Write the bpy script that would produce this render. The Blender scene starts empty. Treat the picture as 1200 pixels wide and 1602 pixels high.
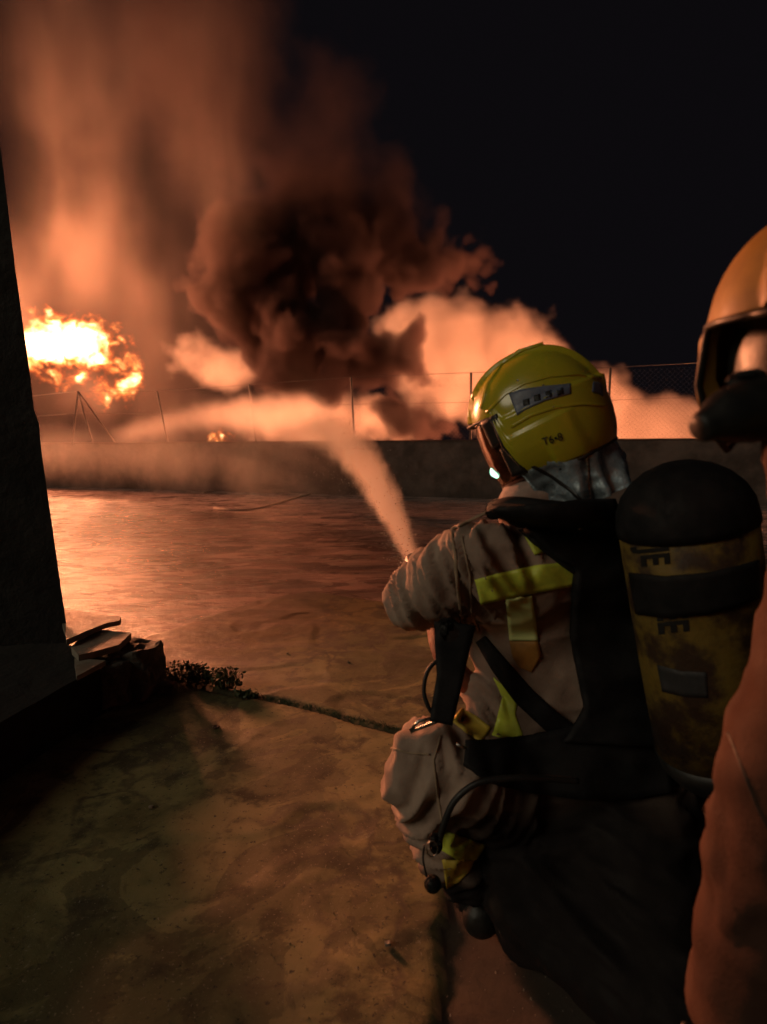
import bpy, bmesh, math, random
import numpy as np
from mathutils import Vector, Matrix, noise
from mathutils.bvhtree import BVHTree
random.seed(7); np.random.seed(7)
C = bpy.context.scene
COL = C.collection
R = math.radians

# ------------------------------------------------------------------ camera, world, lights, exposure
CAM_H = 1.1
PITCH, ROLL, FPX = 6.33, 0.8, 1000.0
cd = bpy.data.cameras.new('camera'); cam = bpy.data.objects.new('camera', cd); COL.objects.link(cam)
CR = (Matrix.Rotation(R(90 - PITCH), 4, 'X') @ Matrix.Rotation(R(-ROLL), 4, 'Z'))
cam.matrix_world = Matrix.Translation((0, 0, CAM_H)) @ CR
cd.sensor_fit = 'VERTICAL'; cd.sensor_height = 36.0; cd.lens = 36.0 * FPX / 1602
cd.clip_start = 0.02; cd.clip_end = 900
cd.dof.use_dof = True; cd.dof.focus_distance = 2.3; cd.dof.aperture_fstop = 3.8
C.camera = cam

w = bpy.data.worlds.new('World'); C.world = w; w.use_nodes = True
wn = w.node_tree; wn.nodes.clear()
wo = wn.nodes.new('ShaderNodeOutputWorld'); wb = wn.nodes.new('ShaderNodeBackground')
wb.inputs['Color'].default_value = (1.0, 0.85, 1.1, 1); wb.inputs['Strength'].default_value = 0.0026
wn.links.new(wb.outputs[0], wo.inputs[0])

sd = bpy.data.lights.new('sun', 'SUN'); sd.energy = 0.36; sd.angle = R(25); sd.color = (1.0, 0.86, 0.62)
so = bpy.data.objects.new('sun', sd); COL.objects.link(so)
so.rotation_euler = Vector((0.95, 0.52, -0.60)).to_track_quat('-Z', 'Y').to_euler()   # weak light from behind the camera on the left
C.view_settings.view_transform = 'Standard'; C.view_settings.look = 'None'
C.view_settings.exposure = 0.42; C.view_settings.gamma = 1; C.view_settings.use_curve_mapping = False
C.render.engine = 'CYCLES'
cy = C.cycles
cy.use_denoising = True; cy.max_bounces = 6; cy.volume_bounces = 1; cy.diffuse_bounces = 2; cy.glossy_bounces = 3
cy.transmission_bounces = 4; cy.transparent_max_bounces = 8
cy.volume_step_rate = 1.6; cy.volume_max_steps = 160
cy.sample_clamp_indirect = 4; cy.sample_clamp_direct = 30
cy.caustics_reflective = False; cy.caustics_refractive = False

# ------------------------------------------------------------------ helpers
CR3 = CR.to_3x3()
def ray(px, py):
    return (CR3 @ Vector(((px - 600) / FPX, -(py - 801) / FPX, -1)))
def P(px, py, d):
    v = ray(px, py); v = v * (d / v.y); return Vector((v.x, v.y, v.z + CAM_H))
def G(px, py, z=0.0):
    v = ray(px, py); v = v * ((z - CAM_H) / v.z); return Vector((v.x, v.y, z))

def tag(o, label=None, cat=None, group=None, kind=None):
    if label: o['label'] = label
    if cat: o['category'] = cat
    if group: o['group'] = group
    if kind: o['kind'] = kind
    return o
def empty(name, loc, label=None, cat=None, group=None, kind=None):
    o = bpy.data.objects.new(name, None); COL.objects.link(o); o.location = loc; o.empty_display_size = .1
    return tag(o, label, cat, group, kind)
def link_mesh(name, me, mat, parent=None, smooth=True):
    o = bpy.data.objects.new(name, me); COL.objects.link(o)
    if mat: me.materials.append(mat)
    if smooth and len(me.polygons):
        me.polygons.foreach_set('use_smooth', [True] * len(me.polygons))
    if parent is not None:
        o.parent = parent
        loc = Vector(); q = parent
        while q is not None:
            loc += q.location; q = q.parent
        me.transform(Matrix.Translation(-loc))
    return o
def mesh_obj(name, verts, faces, mat, parent=None, smooth=True):
    me = bpy.data.meshes.new(name); me.from_pydata([tuple(v) for v in verts], [], faces); me.update()
    return link_mesh(name, me, mat, parent, smooth)
def bm_obj(name, bm, mat, parent=None, smooth=True):
    me = bpy.data.meshes.new(name); bmesh.ops.recalc_face_normals(bm, faces=bm.faces[:]); bm.to_mesh(me); bm.free()
    return link_mesh(name, me, mat, parent, smooth)
def add_hull(bm, spheres, seg=14):
    t = bmesh.new()
    for c, r in spheres:
        rr = r if isinstance(r, (tuple, list)) else (r, r, r)
        bmesh.ops.create_uvsphere(t, u_segments=seg, v_segments=max(6, seg // 2 + 2), radius=1,
                                  matrix=Matrix.Translation(c) @ Matrix.Diagonal((*rr, 1)))
    h = bmesh.ops.convex_hull(t, input=t.verts[:])
    kill = [e for e in h['geom_interior'] if isinstance(e, bmesh.types.BMVert)]
    bmesh.ops.delete(t, geom=kill, context='VERTS')
    me = bpy.data.meshes.new('tmp'); t.to_mesh(me); t.free(); bm.from_mesh(me); bpy.data.meshes.remove(me)
def remesh(bm, vox, smooth=6):
    me = bpy.data.meshes.new('tmp'); bm.to_mesh(me); bm.free()
    o = bpy.data.objects.new('tmp', me); COL.objects.link(o)
    m = o.modifiers.new('r', 'REMESH'); m.mode = 'VOXEL'; m.voxel_size = vox
    s = o.modifiers.new('s', 'SMOOTH'); s.factor = 0.6; s.iterations = smooth
    dg = bpy.context.evaluated_depsgraph_get(); dg.update()
    out = bpy.data.meshes.new_from_object(o.evaluated_get(dg))
    bpy.data.objects.remove(o); bpy.data.meshes.remove(me)
    return out
def add_box(bm, c, s, rot=None, bevel=0):
    t = bmesh.new()
    bmesh.ops.create_cube(t, size=1, matrix=Matrix.Diagonal((*s, 1)))
    if bevel: bmesh.ops.bevel(t, geom=t.edges[:], offset=bevel, segments=2, affect='EDGES')
    M = Matrix.Translation(c) @ (rot.to_4x4() if rot else Matrix.Identity(4))
    bmesh.ops.transform(t, matrix=M, verts=t.verts[:])
    me = bpy.data.meshes.new('tmp'); t.to_mesh(me); t.free(); bm.from_mesh(me); bpy.data.meshes.remove(me)
def add_tube(bm, pts, rad, seg=8, closed_ends=True):
    pts = [Vector(p) for p in pts]; n = len(pts); rings = []
    prev = None
    for i, p in enumerate(pts):
        t = (pts[min(i + 1, n - 1)] - pts[max(i - 1, 0)]).normalized()
        if prev is None:
            a = t.cross(Vector((0, 0, 1)));  a = a if a.length > .05 else t.cross(Vector((1, 0, 0)))
        else: a = prev - t * prev.dot(t)
        a.normalize(); prev = a; b = t.cross(a)
        r = rad[i] if isinstance(rad, (list, tuple)) else rad
        rings.append([bm.verts.new(p + (a * math.cos(k * 2 * math.pi / seg) + b * math.sin(k * 2 * math.pi / seg)) * r) for k in range(seg)])
    for i in range(n - 1):
        for k in range(seg):
            bm.faces.new((rings[i][k], rings[i][(k + 1) % seg], rings[i + 1][(k + 1) % seg], rings[i + 1][k]))
    if closed_ends: bm.faces.new(rings[0][::-1]); bm.faces.new(rings[-1])
def spline(pts, n):
    pts = [Vector(p) for p in pts]; out = []
    m = len(pts) - 1
    for i in range(n + 1):
        u = i / n * m; k = min(int(u), m - 1); t = u - k
        p0 = pts[max(k - 1, 0)]; p1 = pts[k]; p2 = pts[k + 1]; p3 = pts[min(k + 2, m)]
        out.append(0.5 * ((2 * p1) + (p2 - p0) * t + (2 * p0 - 5 * p1 + 4 * p2 - p3) * t * t + (-p0 + 3 * p1 - 3 * p2 + p3) * t ** 3))
    return out
def tube_obj(name, pts, rad, mat, parent, n=30, seg=8):
    bm = bmesh.new(); s = spline(pts, n)
    if isinstance(rad, (list, tuple)):
        rad = [float(np.interp(i / n, np.linspace(0, 1, len(rad)), rad)) for i in range(n + 1)]
    add_tube(bm, s, rad, seg); return bm_obj(name, bm, mat, parent)

# ------------------------------------------------------------------ materials
def new_mat(name):
    m = bpy.data.materials.new(name); m.use_nodes = True; return m, m.node_tree, m.node_tree.nodes['Principled BSDF']
def lnk(nt, a, b): nt.links.new(a, b)
def nd(nt, t, **kw):
    n = nt.nodes.new(t)
    for k, v in kw.items():
        if k in n.inputs: n.inputs[k].default_value = v
        else: setattr(n, k, v)
    return n
def mixc(nt, fac, a, b, bt='MIX'):
    m = nt.nodes.new('ShaderNodeMix'); m.data_type = 'RGBA'; m.blend_type = bt
    for sock, v in ((m.inputs[0], fac), (m.inputs[6], a), (m.inputs[7], b)):
        if hasattr(v, 'is_output'): nt.links.new(v, sock)
        else: sock.default_value = v if not isinstance(v, tuple) else (*v[:3], 1)
    return m.outputs[2]
def mth(nt, op, a, b=None, c=None, clamp=False):
    m = nt.nodes.new('ShaderNodeMath'); m.operation = op; m.use_clamp = clamp
    for i, v in enumerate((a, b, c)):
        if v is None: continue
        if hasattr(v, 'is_output'): nt.links.new(v, m.inputs[i])
        else: m.inputs[i].default_value = v
    return m.outputs[0]
def ramp(nt, x, a, b, lo=0.0, hi=1.0):
    m = nt.nodes.new('ShaderNodeMapRange'); m.interpolation_type = 'SMOOTHSTEP'
    nt.links.new(x, m.inputs[0]); m.inputs[1].default_value = a; m.inputs[2].default_value = b
    m.inputs[3].default_value = lo; m.inputs[4].default_value = hi; return m.outputs[0]
def coords(nt, scale=(1, 1, 1)):
    tc = nt.nodes.new('ShaderNodeTexCoord'); mp = nt.nodes.new('ShaderNodeMapping'); mp.inputs['Scale'].default_value = scale
    nt.links.new(tc.outputs['Object'], mp.inputs[0]); return mp.outputs[0]
def ntex(nt, vec, scale, detail=5, rough=.55, dist=0.0):
    n = nd(nt, 'ShaderNodeTexNoise', Scale=scale, Detail=detail, Roughness=rough, Distortion=dist)
    nt.links.new(vec, n.inputs['Vector']); return n.outputs['Fac']
def bump(nt, bs, h, dist=.01, strength=1.0):
    b = nd(nt, 'ShaderNodeBump', Strength=strength, Distance=dist); nt.links.new(h, b.inputs['Height']); nt.links.new(b.outputs[0], bs.inputs['Normal'])
def simple(name, c1, c2, rough=.6, metal=0.0, scale=12, bscale=80, bdist=.001, spec=.5, coat=0.0, ab=(.35, .65), emit=None):
    m, nt, bs = new_mat(name); v = coords(nt)
    f = ramp(nt, ntex(nt, v, scale, 6, .6), ab[0], ab[1])
    lnk(nt, mixc(nt, f, c1, c2), bs.inputs['Base Color'])
    r = ramp(nt, ntex(nt, v, scale * 2.3, 5), .3, .7, max(0, rough - .12), min(1, rough + .12)); lnk(nt, r, bs.inputs['Roughness'])
    bs.inputs['Metallic'].default_value = metal; bs.inputs['Specular IOR Level'].default_value = spec
    bs.inputs['Coat Weight'].default_value = coat; bs.inputs['Coat Roughness'].default_value = .12
    if bdist: bump(nt, bs, ntex(nt, v, bscale, 6, .65), bdist)
    if emit: bs.inputs['Emission Color'].default_value = (*emit[0], 1); bs.inputs['Emission Strength'].default_value = emit[1]
    return m
M = {}
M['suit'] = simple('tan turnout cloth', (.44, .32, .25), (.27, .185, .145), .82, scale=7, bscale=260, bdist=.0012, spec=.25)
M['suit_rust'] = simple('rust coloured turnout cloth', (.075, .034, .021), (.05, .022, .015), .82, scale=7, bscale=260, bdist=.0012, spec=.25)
M['seam'] = simple('tan piping', (.42, .30, .2), (.28, .19, .13), .8, scale=20, bscale=200)
M['black'] = simple('black webbing', (.006, .006, .007), (.016, .015, .016), .7, scale=18, bscale=400, bdist=.0008, spec=.25)
M['rubber'] = simple('black rubber', (.01, .01, .01), (.025, .023, .022), .45, scale=15, bscale=150, bdist=.0004)
M['lime'] = simple('lime reflective tape', (.72, .82, .09), (.55, .62, .07), .45, scale=25, bscale=500, bdist=.0004)
M['silver_tape'] = simple('pale reflective tape', (.88, 1.0, .42), (.80, .92, .36), .4, scale=25, bscale=500, bdist=.0004)
M['orange_tape'] = simple('scorched orange tape', (.50, .24, .05), (.34, .16, .04), .5, scale=25, bscale=500, bdist=.0004)
M['yellow_cuff'] = simple('yellow cuff band', (.75, .56, .08), (.55, .40, .06), .55, scale=18, bscale=300, bdist=.0006)
M['helmet'] = simple('fluorescent yellow helmet shell', (.54, .50, .02), (.44, .39, .03), .26, scale=4, bscale=30, bdist=.0002, coat=.35)
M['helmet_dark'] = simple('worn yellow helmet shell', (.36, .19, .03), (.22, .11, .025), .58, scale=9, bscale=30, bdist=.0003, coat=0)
M['stripe'] = simple('blue grey reflective sticker', (.16, .19, .27), (.10, .12, .18), .4, scale=30, bdist=0)
M['ink'] = simple('black print', (.008, .008, .008), (.012, .012, .012), .6, bdist=0)
M['silver'] = simple('aluminised neck curtain', (.70, .88, 1.0), (.30, .38, .42), .26, metal=.35, coat=1.0, scale=16, bscale=45, bdist=.004)
M['visor'] = simple('amber visor', (.20, .07, .03), (.10, .03, .015), .14, metal=.5, scale=9, bscale=20, bdist=.001, coat=.6)
M['hood'] = simple('pale flash hood', (.45, .32, .27), (.32, .22, .18), .8, scale=20, bscale=300)
M['skin'] = simple('skin', (.45, .27, .2), (.36, .2, .14), .5, scale=14, bscale=200, bdist=.0004)
M['metal'] = simple('scratched metal', (.5, .48, .45), (.3, .28, .26), .3, metal=1, scale=30, bdist=.0003, bscale=90)
M['hud'] = simple('mask indicator', (.4, .8, .6), (.4, .9, .5), .3, bdist=0, emit=((.5, 1.0, .75), 1.6))
M['cylinder'] = simple('grimy yellow cylinder cover', (.20, .13, .02), (.045, .022, .01), .7, scale=11, bscale=60, bdist=.002, ab=(.42, .60))
M['label'] = simple('grey cylinder label', (.045, .045, .05), (.03, .03, .032), .7, scale=25, bdist=0)
M['post'] = simple('galvanised fence steel', (.12, .11, .10), (.07, .06, .055), .6, metal=.3, scale=30, bdist=.0005)
M['hose'] = simple('woven fire hose', (.25, .08, .04), (.15, .05, .03), .7, scale=30, bscale=300)
M['leaf'] = simple('dark weed leaf', (.05, .075, .02), (.03, .045, .012), .6, scale=30, bdist=.0005)
M['cap'] = simple('rusty bottle cap', (.10, .07, .06), (.05, .035, .03), .4, metal=.6, scale=200, bdist=0)
M['stone'] = simple('pale flagstone', (.34, .29, .23), (.22, .18, .14), .55, scale=9, bscale=40, bdist=.004)
M['rubble'] = simple('rough broken concrete', (.20, .17, .14), (.10, .085, .07), .85, scale=8, bscale=25, bdist=.02)
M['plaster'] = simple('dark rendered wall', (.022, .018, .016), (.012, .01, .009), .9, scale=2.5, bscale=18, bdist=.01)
M['wall'] = simple('stained concrete wall', (.15, .105, .085), (.065, .045, .036), .85, scale=1.6, bscale=12, bdist=.02)
M['rope'] = simple('pale rope', (.7, .6, .5), (.55, .46, .38), .7)
M['boot'] = simple('black leather boot', (.012, .011, .01), (.02, .018, .016), .5, scale=20, bscale=80)

# ------------------------------------------------------------------ ground
# wet asphalt beyond a slab edge, damp concrete up to a weedy joint, dry stained concrete near the camera
edge_px = [(-900, 1230), (60, 1040), (250, 990), (400, 940), (482, 924), (620, 945), (1200, 985), (2200, 1060)]
EB = np.array([[G(x, y).x, G(x, y).y] for x, y in edge_px])
joint_px = [(-600, 900), (130, 1050), (255, 1058), (385, 1085), (500, 1110), (620, 1140), (1000, 1230), (1900, 1460)]
JB = np.array([[G(x, y).x, G(x, y).y] for x, y in joint_px])
def axis(fine0, fine1, step, far0, far1, g=1.12):
    a = list(np.arange(fine0, fine1, step)); s = step; v = fine1
    while v < far1: a.append(v); s *= g; v += s
    a.append(far1); s = step; v = fine0 - step
    while v > far0: a.insert(0, v); s *= g; v -= s
    a.insert(0, far0); return np.array(a)
gx = axis(-2.2, 2.2, .02, -320, 320); gy = axis(.9, 5.4, .02, -40, 420)
X, Y = np.meshgrid(gx, gy)
def polydist(X, Y, L):
    d = np.full(X.shape, 1e9)
    for a, b in zip(L[:-1], L[1:]):
        ab = b - a; t = np.clip(((X - a[0]) * ab[0] + (Y - a[1]) * ab[1]) / (ab @ ab), 0, 1)
        d = np.minimum(d, np.hypot(X - a[0] - t * ab[0], Y - a[1] - t * ab[1]))
    return d
yb = np.interp(X, EB[:, 0], EB[:, 1])
near = (np.abs(X) < 3) & (Y < 6.5) & (Y > .6)
N1 = np.zeros(X.shape); N2 = np.zeros(X.shape)
for i, j in zip(*np.nonzero(near)):
    v = Vector((X[i, j] * 2.2, Y[i, j] * 2.2, 0)); N1[i, j] = noise.noise(v)
    N2[i, j] = noise.noise(v * 7)
side = Y - yb + N2 * .03
Z = N1 * .006 + N2 * .0022
Z -= np.clip(side / .03, 0, 1) * .012 * near
jd = polydist(X + N2 * .012, Y + N1 * .04, JB)
Z -= .035 * np.exp(-(jd / .014) ** 2) * near
# spalled patches of the slab
Z -= np.clip((N1 - .12) * 20, 0, 1) * .006 * near * (side < 0)
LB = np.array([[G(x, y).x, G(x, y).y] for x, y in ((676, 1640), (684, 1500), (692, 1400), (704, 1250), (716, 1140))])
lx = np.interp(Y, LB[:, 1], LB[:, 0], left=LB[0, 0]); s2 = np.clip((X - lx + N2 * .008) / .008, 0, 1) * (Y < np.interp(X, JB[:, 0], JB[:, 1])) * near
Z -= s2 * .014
vs = np.stack([X.ravel(), Y.ravel(), Z.ravel()], 1)
nx, ny = len(gx), len(gy); idx = np.arange(nx * ny).reshape(ny, nx)
fs = np.stack([idx[:-1, :-1].ravel(), idx[:-1, 1:].ravel(), idx[1:, 1:].ravel(), idx[1:, :-1].ravel()], 1)
gm = bpy.data.meshes.new('ground'); gm.from_pydata(vs.tolist(), [], fs.tolist())
wa = gm.attributes.new('wet', 'FLOAT', 'POINT')
wet = np.clip((side + .0) / .05, 0, 1)
damp = np.clip((Y - np.interp(X, JB[:, 0], JB[:, 1])) / .25, 0, 1) * np.clip((-.2 - X) / .9, 0, 1)
wa.data.foreach_set('value', np.maximum(wet, damp * .62).ravel().astype(np.float32))
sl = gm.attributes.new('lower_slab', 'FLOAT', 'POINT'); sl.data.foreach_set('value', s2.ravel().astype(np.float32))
ja = gm.attributes.new('joint', 'FLOAT', 'POINT'); ja.data.foreach_set('value', np.exp(-(jd / .03) ** 2).ravel().astype(np.float32))
m, nt, bs = new_mat('ground'); v = coords(nt)
at = nd(nt, 'ShaderNodeAttribute', attribute_name='wet'); wetf = at.outputs['Fac']
aj = nd(nt, 'ShaderNodeAttribute', attribute_name='joint')
big = ntex(nt, v, 1.7, 8, .62, .6); mid = ntex(nt, v, 6, 8, .65, .3); fine = ntex(nt, v, 55, 6, .7); vw = coords(nt, (.5, 1.7, 1))
conc = mixc(nt, ramp(nt, big, .44, .56), (.15, .135, .052), (.29, .255, .105))
conc = mixc(nt, ramp(nt, mid, .50, .66), conc, (.085, .07, .032))
vo = nd(nt, 'ShaderNodeTexVoronoi', Scale=1.3, feature='DISTANCE_TO_EDGE')
wv = nd(nt, 'ShaderNodeVectorMath', operation='ADD'); lnk(nt, v, wv.inputs[0])
nn = nd(nt, 'ShaderNodeTexNoise', Scale=2.4, Detail=6); lnk(nt, v, nn.inputs['Vector']); lnk(nt, nn.outputs['Color'], wv.inputs[1]); lnk(nt, wv.outputs[0], vo.inputs['Vector'])
crk = ramp(nt, vo.outputs['Distance'], .0, .045, 1, 0)
crk = mth(nt, 'MULTIPLY', crk, ramp(nt, ntex(nt, v, 1.1, 3), .42, .56))
conc = mixc(nt, mth(nt, 'MULTIPLY', crk, .8), conc, (.065, .05, .03))
conc = mixc(nt, mth(nt, 'MULTIPLY', ramp(nt, ntex(nt, v, 2.6, 7, .6, .9), .52, .54), .5), conc, (.045, .038, .016))   # damp stains
conc = mixc(nt, ramp(nt, fine, .58, .66), conc, (.045, .038, .022))
conc = mixc(nt, ramp(nt, ntex(nt, v, 120, 3, .6), .63, .68), conc, (.26, .23, .15))
asph = mixc(nt, ramp(nt, ntex(nt, vw, 2.2, 7, .62, .8), .42, .58), (.50, .37, .34), (.19, .135, .12))
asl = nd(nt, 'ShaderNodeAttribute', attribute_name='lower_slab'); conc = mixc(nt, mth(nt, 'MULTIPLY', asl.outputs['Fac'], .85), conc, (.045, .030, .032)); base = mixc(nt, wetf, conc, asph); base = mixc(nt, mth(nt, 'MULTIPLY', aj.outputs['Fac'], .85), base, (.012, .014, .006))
lnk(nt, base, bs.inputs['Base Color'])
vr = coords(nt, (1.0, 2.6, 1.0))
rip = ntex(nt, vr, 2.1, 5, .55, .8)
rw = ramp(nt, rip, .40, .62, .16, .40)
rd = ramp(nt, mid, .3, .7, .62, .85)
rr = nd(nt, 'ShaderNodeMix'); lnk(nt, wetf, rr.inputs[0]); lnk(nt, rd, rr.inputs[2]); lnk(nt, rw, rr.inputs[3]); lnk(nt, rr.outputs[0], bs.inputs['Roughness'])
hb = mth(nt, 'ADD', mth(nt, 'MULTIPLY', ntex(nt, vr, 9, 6, .6, .4), .6), mth(nt, 'MULTIPLY', fine, .28))
hb = mth(nt, 'ADD', hb, mth(nt, 'MULTIPLY', ntex(nt, v, 190, 4, .7), .10))
hd = mth(nt, 'ADD', mth(nt, 'MULTIPLY', ntex(nt, v, 26, 8, .75), .5), mth(nt, 'MULTIPLY', ntex(nt, v, 240, 4, .8), .16))
hm = nd(nt, 'ShaderNodeMix'); lnk(nt, wetf, hm.inputs[0]); lnk(nt, hd, hm.inputs[2]); lnk(nt, hb, hm.inputs[3])
bp_ = nd(nt, 'ShaderNodeBump', Distance=.022); lnk(nt, hm.outputs[0], bp_.inputs['Height']); lnk(nt, bp_.outputs[0], bs.inputs['Normal'])
lnk(nt, ramp(nt, wetf, 0, 1, .35, .95), bp_.inputs['Strength'])
bs.inputs['Specular IOR Level'].default_value = .6
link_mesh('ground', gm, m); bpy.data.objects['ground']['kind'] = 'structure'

# ------------------------------------------------------------------ boundary wall and chain link fence
wall_px = [(953, 686.5, 11.0), (245, 691.5, 15.5)]
Wr = P(953, 686.5, 11.0); Wl = P(245, 691.5, 15.5)
Wd = (Wl - Wr); Wd.z = 0; Lsp = Wd.length / 4; Wd.normalize(); Wn = Vector((Wd.y, -Wd.x, 0)); Wn = Wn if Wn.y < 0 else -Wn
def wallp(s, z, off=0.0): return Vector((Wr.x, Wr.y, 0)) + Wd * s + Wn * off + Vector((0, 0, z))
WT = (Wr.z + Wl.z) / 2
def wall_top(s): return Wr.z + (Wl.z - Wr.z) * s / (4 * Lsp)
bm = bmesh.new(); n = 220; s0, s1 = -14, 26
prof = [(.0, 0), (.0, .35), (.0, .72), (.0, .96), (.012, .985), (.02, 1.0), (-.2, 1.0), (-.2, 0)]
rows = []
for i in range(n + 1):
    s = s0 + (s1 - s0) * i / n; T = wall_top(s)
    rows.append([bm.verts.new(wallp(s, T * z + (noise.noise(Vector((s * 3, z * 4, 1))) * .006 if z > .9 else 0), o + noise.noise(Vector((s * 1.3, z * 3, 5))) * .008)) for o, z in prof])
for i in range(n):
    for k in range(len(prof) - 1): bm.faces.new((rows[i][k], rows[i + 1][k], rows[i + 1][k + 1], rows[i][k + 1]))
tag(bm_obj('boundary_wall', bm, M['wall'], smooth=False), 'long low stained concrete wall with a straight top in front of the burning smoke', 'wall')

fence = empty('chain_link_fence', wallp(0, WT), 'thin chain link fence with slanting posts along the top of the low wall', 'fence')
posts = [(955, 575, 950, 686), (737, 583, 736, 687), (549, 590, 555, 688), (390, 602, 401, 690), (246, 612, 263, 691)]
tops = []
for k, (x1, y1, x2, y2) in enumerate(posts):
    s = k * Lsp; d = wallp(s, 0, -.1).y
    a = P(x2, y2 + 2, d); a.z = wall_top(s) - .05; b = P(x1, y1, d); tops.append(b)
    bm = bmesh.new(); add_tube(bm, [a, b], .021, 8); bm_obj('post', bm, M['post'], fence)
for s_ in (-1, -2):
    a = wallp(s_ * Lsp, wall_top(0) - .05, -.1); b = a + Vector((0.06, 0, 1.25)); tops.insert(0, b)
    bm = bmesh.new(); add_tube(bm, [a, b], .021, 8); bm_obj('post', bm, M['post'], fence)
d5 = wallp(4.9 * Lsp, 0, -.1).y; ap = P(122, 612, d5)
for (x2, nm) in ((113, 'post'), (146, 'brace'), (183, 'brace')):
    a = P(x2, 695, d5); a.z = min(a.z, wall_top(5) - .02); bm = bmesh.new(); add_tube(bm, [a, ap], .018, 8); bm_obj(nm, bm, M['post'], fence)
tops.append(ap)
for a_, b_ in ((wallp(5.8 * Lsp, wall_top(5.8 * Lsp), -.1), None),):
    b = a_ + Vector((-.1, 0, 1.25)); bm = bmesh.new(); add_tube(bm, [a_, b], .021, 8); bm_obj('post', bm, M['post'], fence); tops.append(b)
bm = bmesh.new(); add_tube(bm, tops, .0045, 5); bm_obj('top_wire', bm, M['post'], fence)
bm = bmesh.new(); add_tube(bm, [t - Vector((0, 0, .55)) for t in tops], .003, 5); bm_obj('middle_wire', bm, M['post'], fence)
bm = bmesh.new()
hh = 1.16; sp = .085; sa, sb = -2 * Lsp, 5.8 * Lsp; k = sa - hh
while k < sb:
    for sgn in (1, -1):
        q0, q1 = (k, k + hh) if sgn > 0 else (k + hh, k)
        u0, u1 = 0.0, 1.0
        for lim in (sa, sb): pass
        if min(q0, q1) >= sa and max(q0, q1) <= sb:
            add_tube(bm, [wallp(q0, wall_top(q0), -.1), wallp(q1, wall_top(q1) + hh, -.1)], .0007, 3, False)
    k += sp
o = bm_obj('wire_netting', bm, M['post'], fence); o['kind'] = 'stuff'

# ------------------------------------------------------------------ dark building corner at the left, low wall, flagstones and rubble
bm = bmesh.new()
ep = [(-48, -150), (-26, 0), (-1, 215), (24, 420), (47, 585), (53, 640), (61, 662), (64, 700), (90, 880), (113, 1040), (122, 1110)]
rows = []
for x, y in ep:
    c = P(x, y, 2.86)
    rows.append([bm.verts.new(c + Vector(o)) for o in ((0, 0, 0), (-.9, -.12, 0), (-5, -.6, 0), (-5.4, 6, 0), (-.75, .75, 0), (-.06, .03, 0))])
for a, b in zip(rows[:-1], rows[1:]):
    for k in range(6): bm.faces.new((a[k], a[(k + 1) % 6], b[(k + 1) % 6], b[k]))
bm.faces.new(rows[0]); bm.faces.new(rows[-1][::-1])
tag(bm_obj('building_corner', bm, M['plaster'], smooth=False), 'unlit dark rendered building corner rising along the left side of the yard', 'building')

def chunk(name, pts, z0, mat, parent=None, rough=.012, sub=3, bev=.01, seed=0):
    """slab from a top outline of 3D points down to z0, broken edges"""
    bm = bmesh.new(); top = [bm.verts.new(p) for p in pts]; f = bm.faces.new(top)
    ex = bmesh.ops.extrude_face_region(bm, geom=[f]); 
    for g in ex['geom']:
        if isinstance(g, bmesh.types.BMVert): g.co.z = z0 if not callable(z0) else z0(g.co)
    bmesh.ops.triangulate(bm, faces=bm.faces[:]); bmesh.ops.subdivide_edges(bm, edges=bm.edges[:], cuts=sub, use_grid_fill=True)
    for v_ in bm.verts:
        n_ = noise.noise_vector(v_.co * 14 + Vector((seed, 0, 0))) * rough + noise.noise_vector(v_.co * 45 + Vector((seed, 3, 0))) * rough * .4
        v_.co += n_
    return bm_obj(name, bm, mat, parent, smooth=False)
kz = .2
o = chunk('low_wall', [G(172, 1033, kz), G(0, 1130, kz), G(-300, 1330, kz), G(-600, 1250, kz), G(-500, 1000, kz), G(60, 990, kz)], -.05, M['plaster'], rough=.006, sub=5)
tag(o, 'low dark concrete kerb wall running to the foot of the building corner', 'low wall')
o = chunk('flagstone', [G(92, 951, .29), G(189, 965, .29), G(187, 971, .285), G(165, 975, .285), G(104, 1000, .29)], .262, M['stone'], rough=.003, sub=3, seed=3)
tag(o, 'upper thin pale flagstone lying flat beside the building corner, with a sharp point', 'flagstone', 'flagstones on the rubble')
o = chunk('flagstone', [G(112, 1012, .255), G(128, 994, .255), G(150, 985, .255), G(205, 990, .255), G(186, 1008, .25), G(160, 1016, .25), G(122, 1025, .25)], .222, M['stone'], rough=.003, sub=3, seed=8)
tag(o, 'lower flagstone with ragged front edge, under the pointed one', 'flagstone', 'flagstones on the rubble')
o = chunk('flagstone', [G(116, 1030, .225), G(165, 1033, .225), G(120, 1058, .222)], .203, M['stone'], rough=.002, sub=3, seed=9)
tag(o, 'small triangular flagstone piece on the kerb wall, nearest of the flat stones', 'flagstone', 'flagstones on the rubble')
def lump(name, c, r, seed, mat, label, cat, group=None):
    bm = bmesh.new(); bmesh.ops.create_icosphere(bm, subdivisions=4, radius=1)
    for v_ in bm.verts:
        d = v_.co.normalized(); q = Vector((max(-.72, min(.72, d.x)), max(-.72, min(.72, d.y)), max(-.66, min(.66, d.z)))) * 1.3
        q *= 1 + .22 * noise.noise(d * 1.8 + Vector((seed, 0, 0))) + .07 * noise.noise(d * 6 + Vector((seed, 0, 0)))
        v_.co = Vector((q.x * r[0], q.y * r[1], q.z * r[2]))
    o = bm_obj(name, bm, mat, smooth=False); o.location = c; return tag(o, label, cat, group)
lump('concrete_lump', G(213, 1048, .10), (.105, .12, .125), 2, M['rubble'], 'big rounded lump of broken concrete at the end of the kerb wall', 'rubble', 'broken concrete')
lump('concrete_lump', G(160, 1062, .1), (.13, .12, .10), 11, M['rubble'], 'squat broken concrete lump under the flagstones', 'rubble', 'broken concrete')
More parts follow.
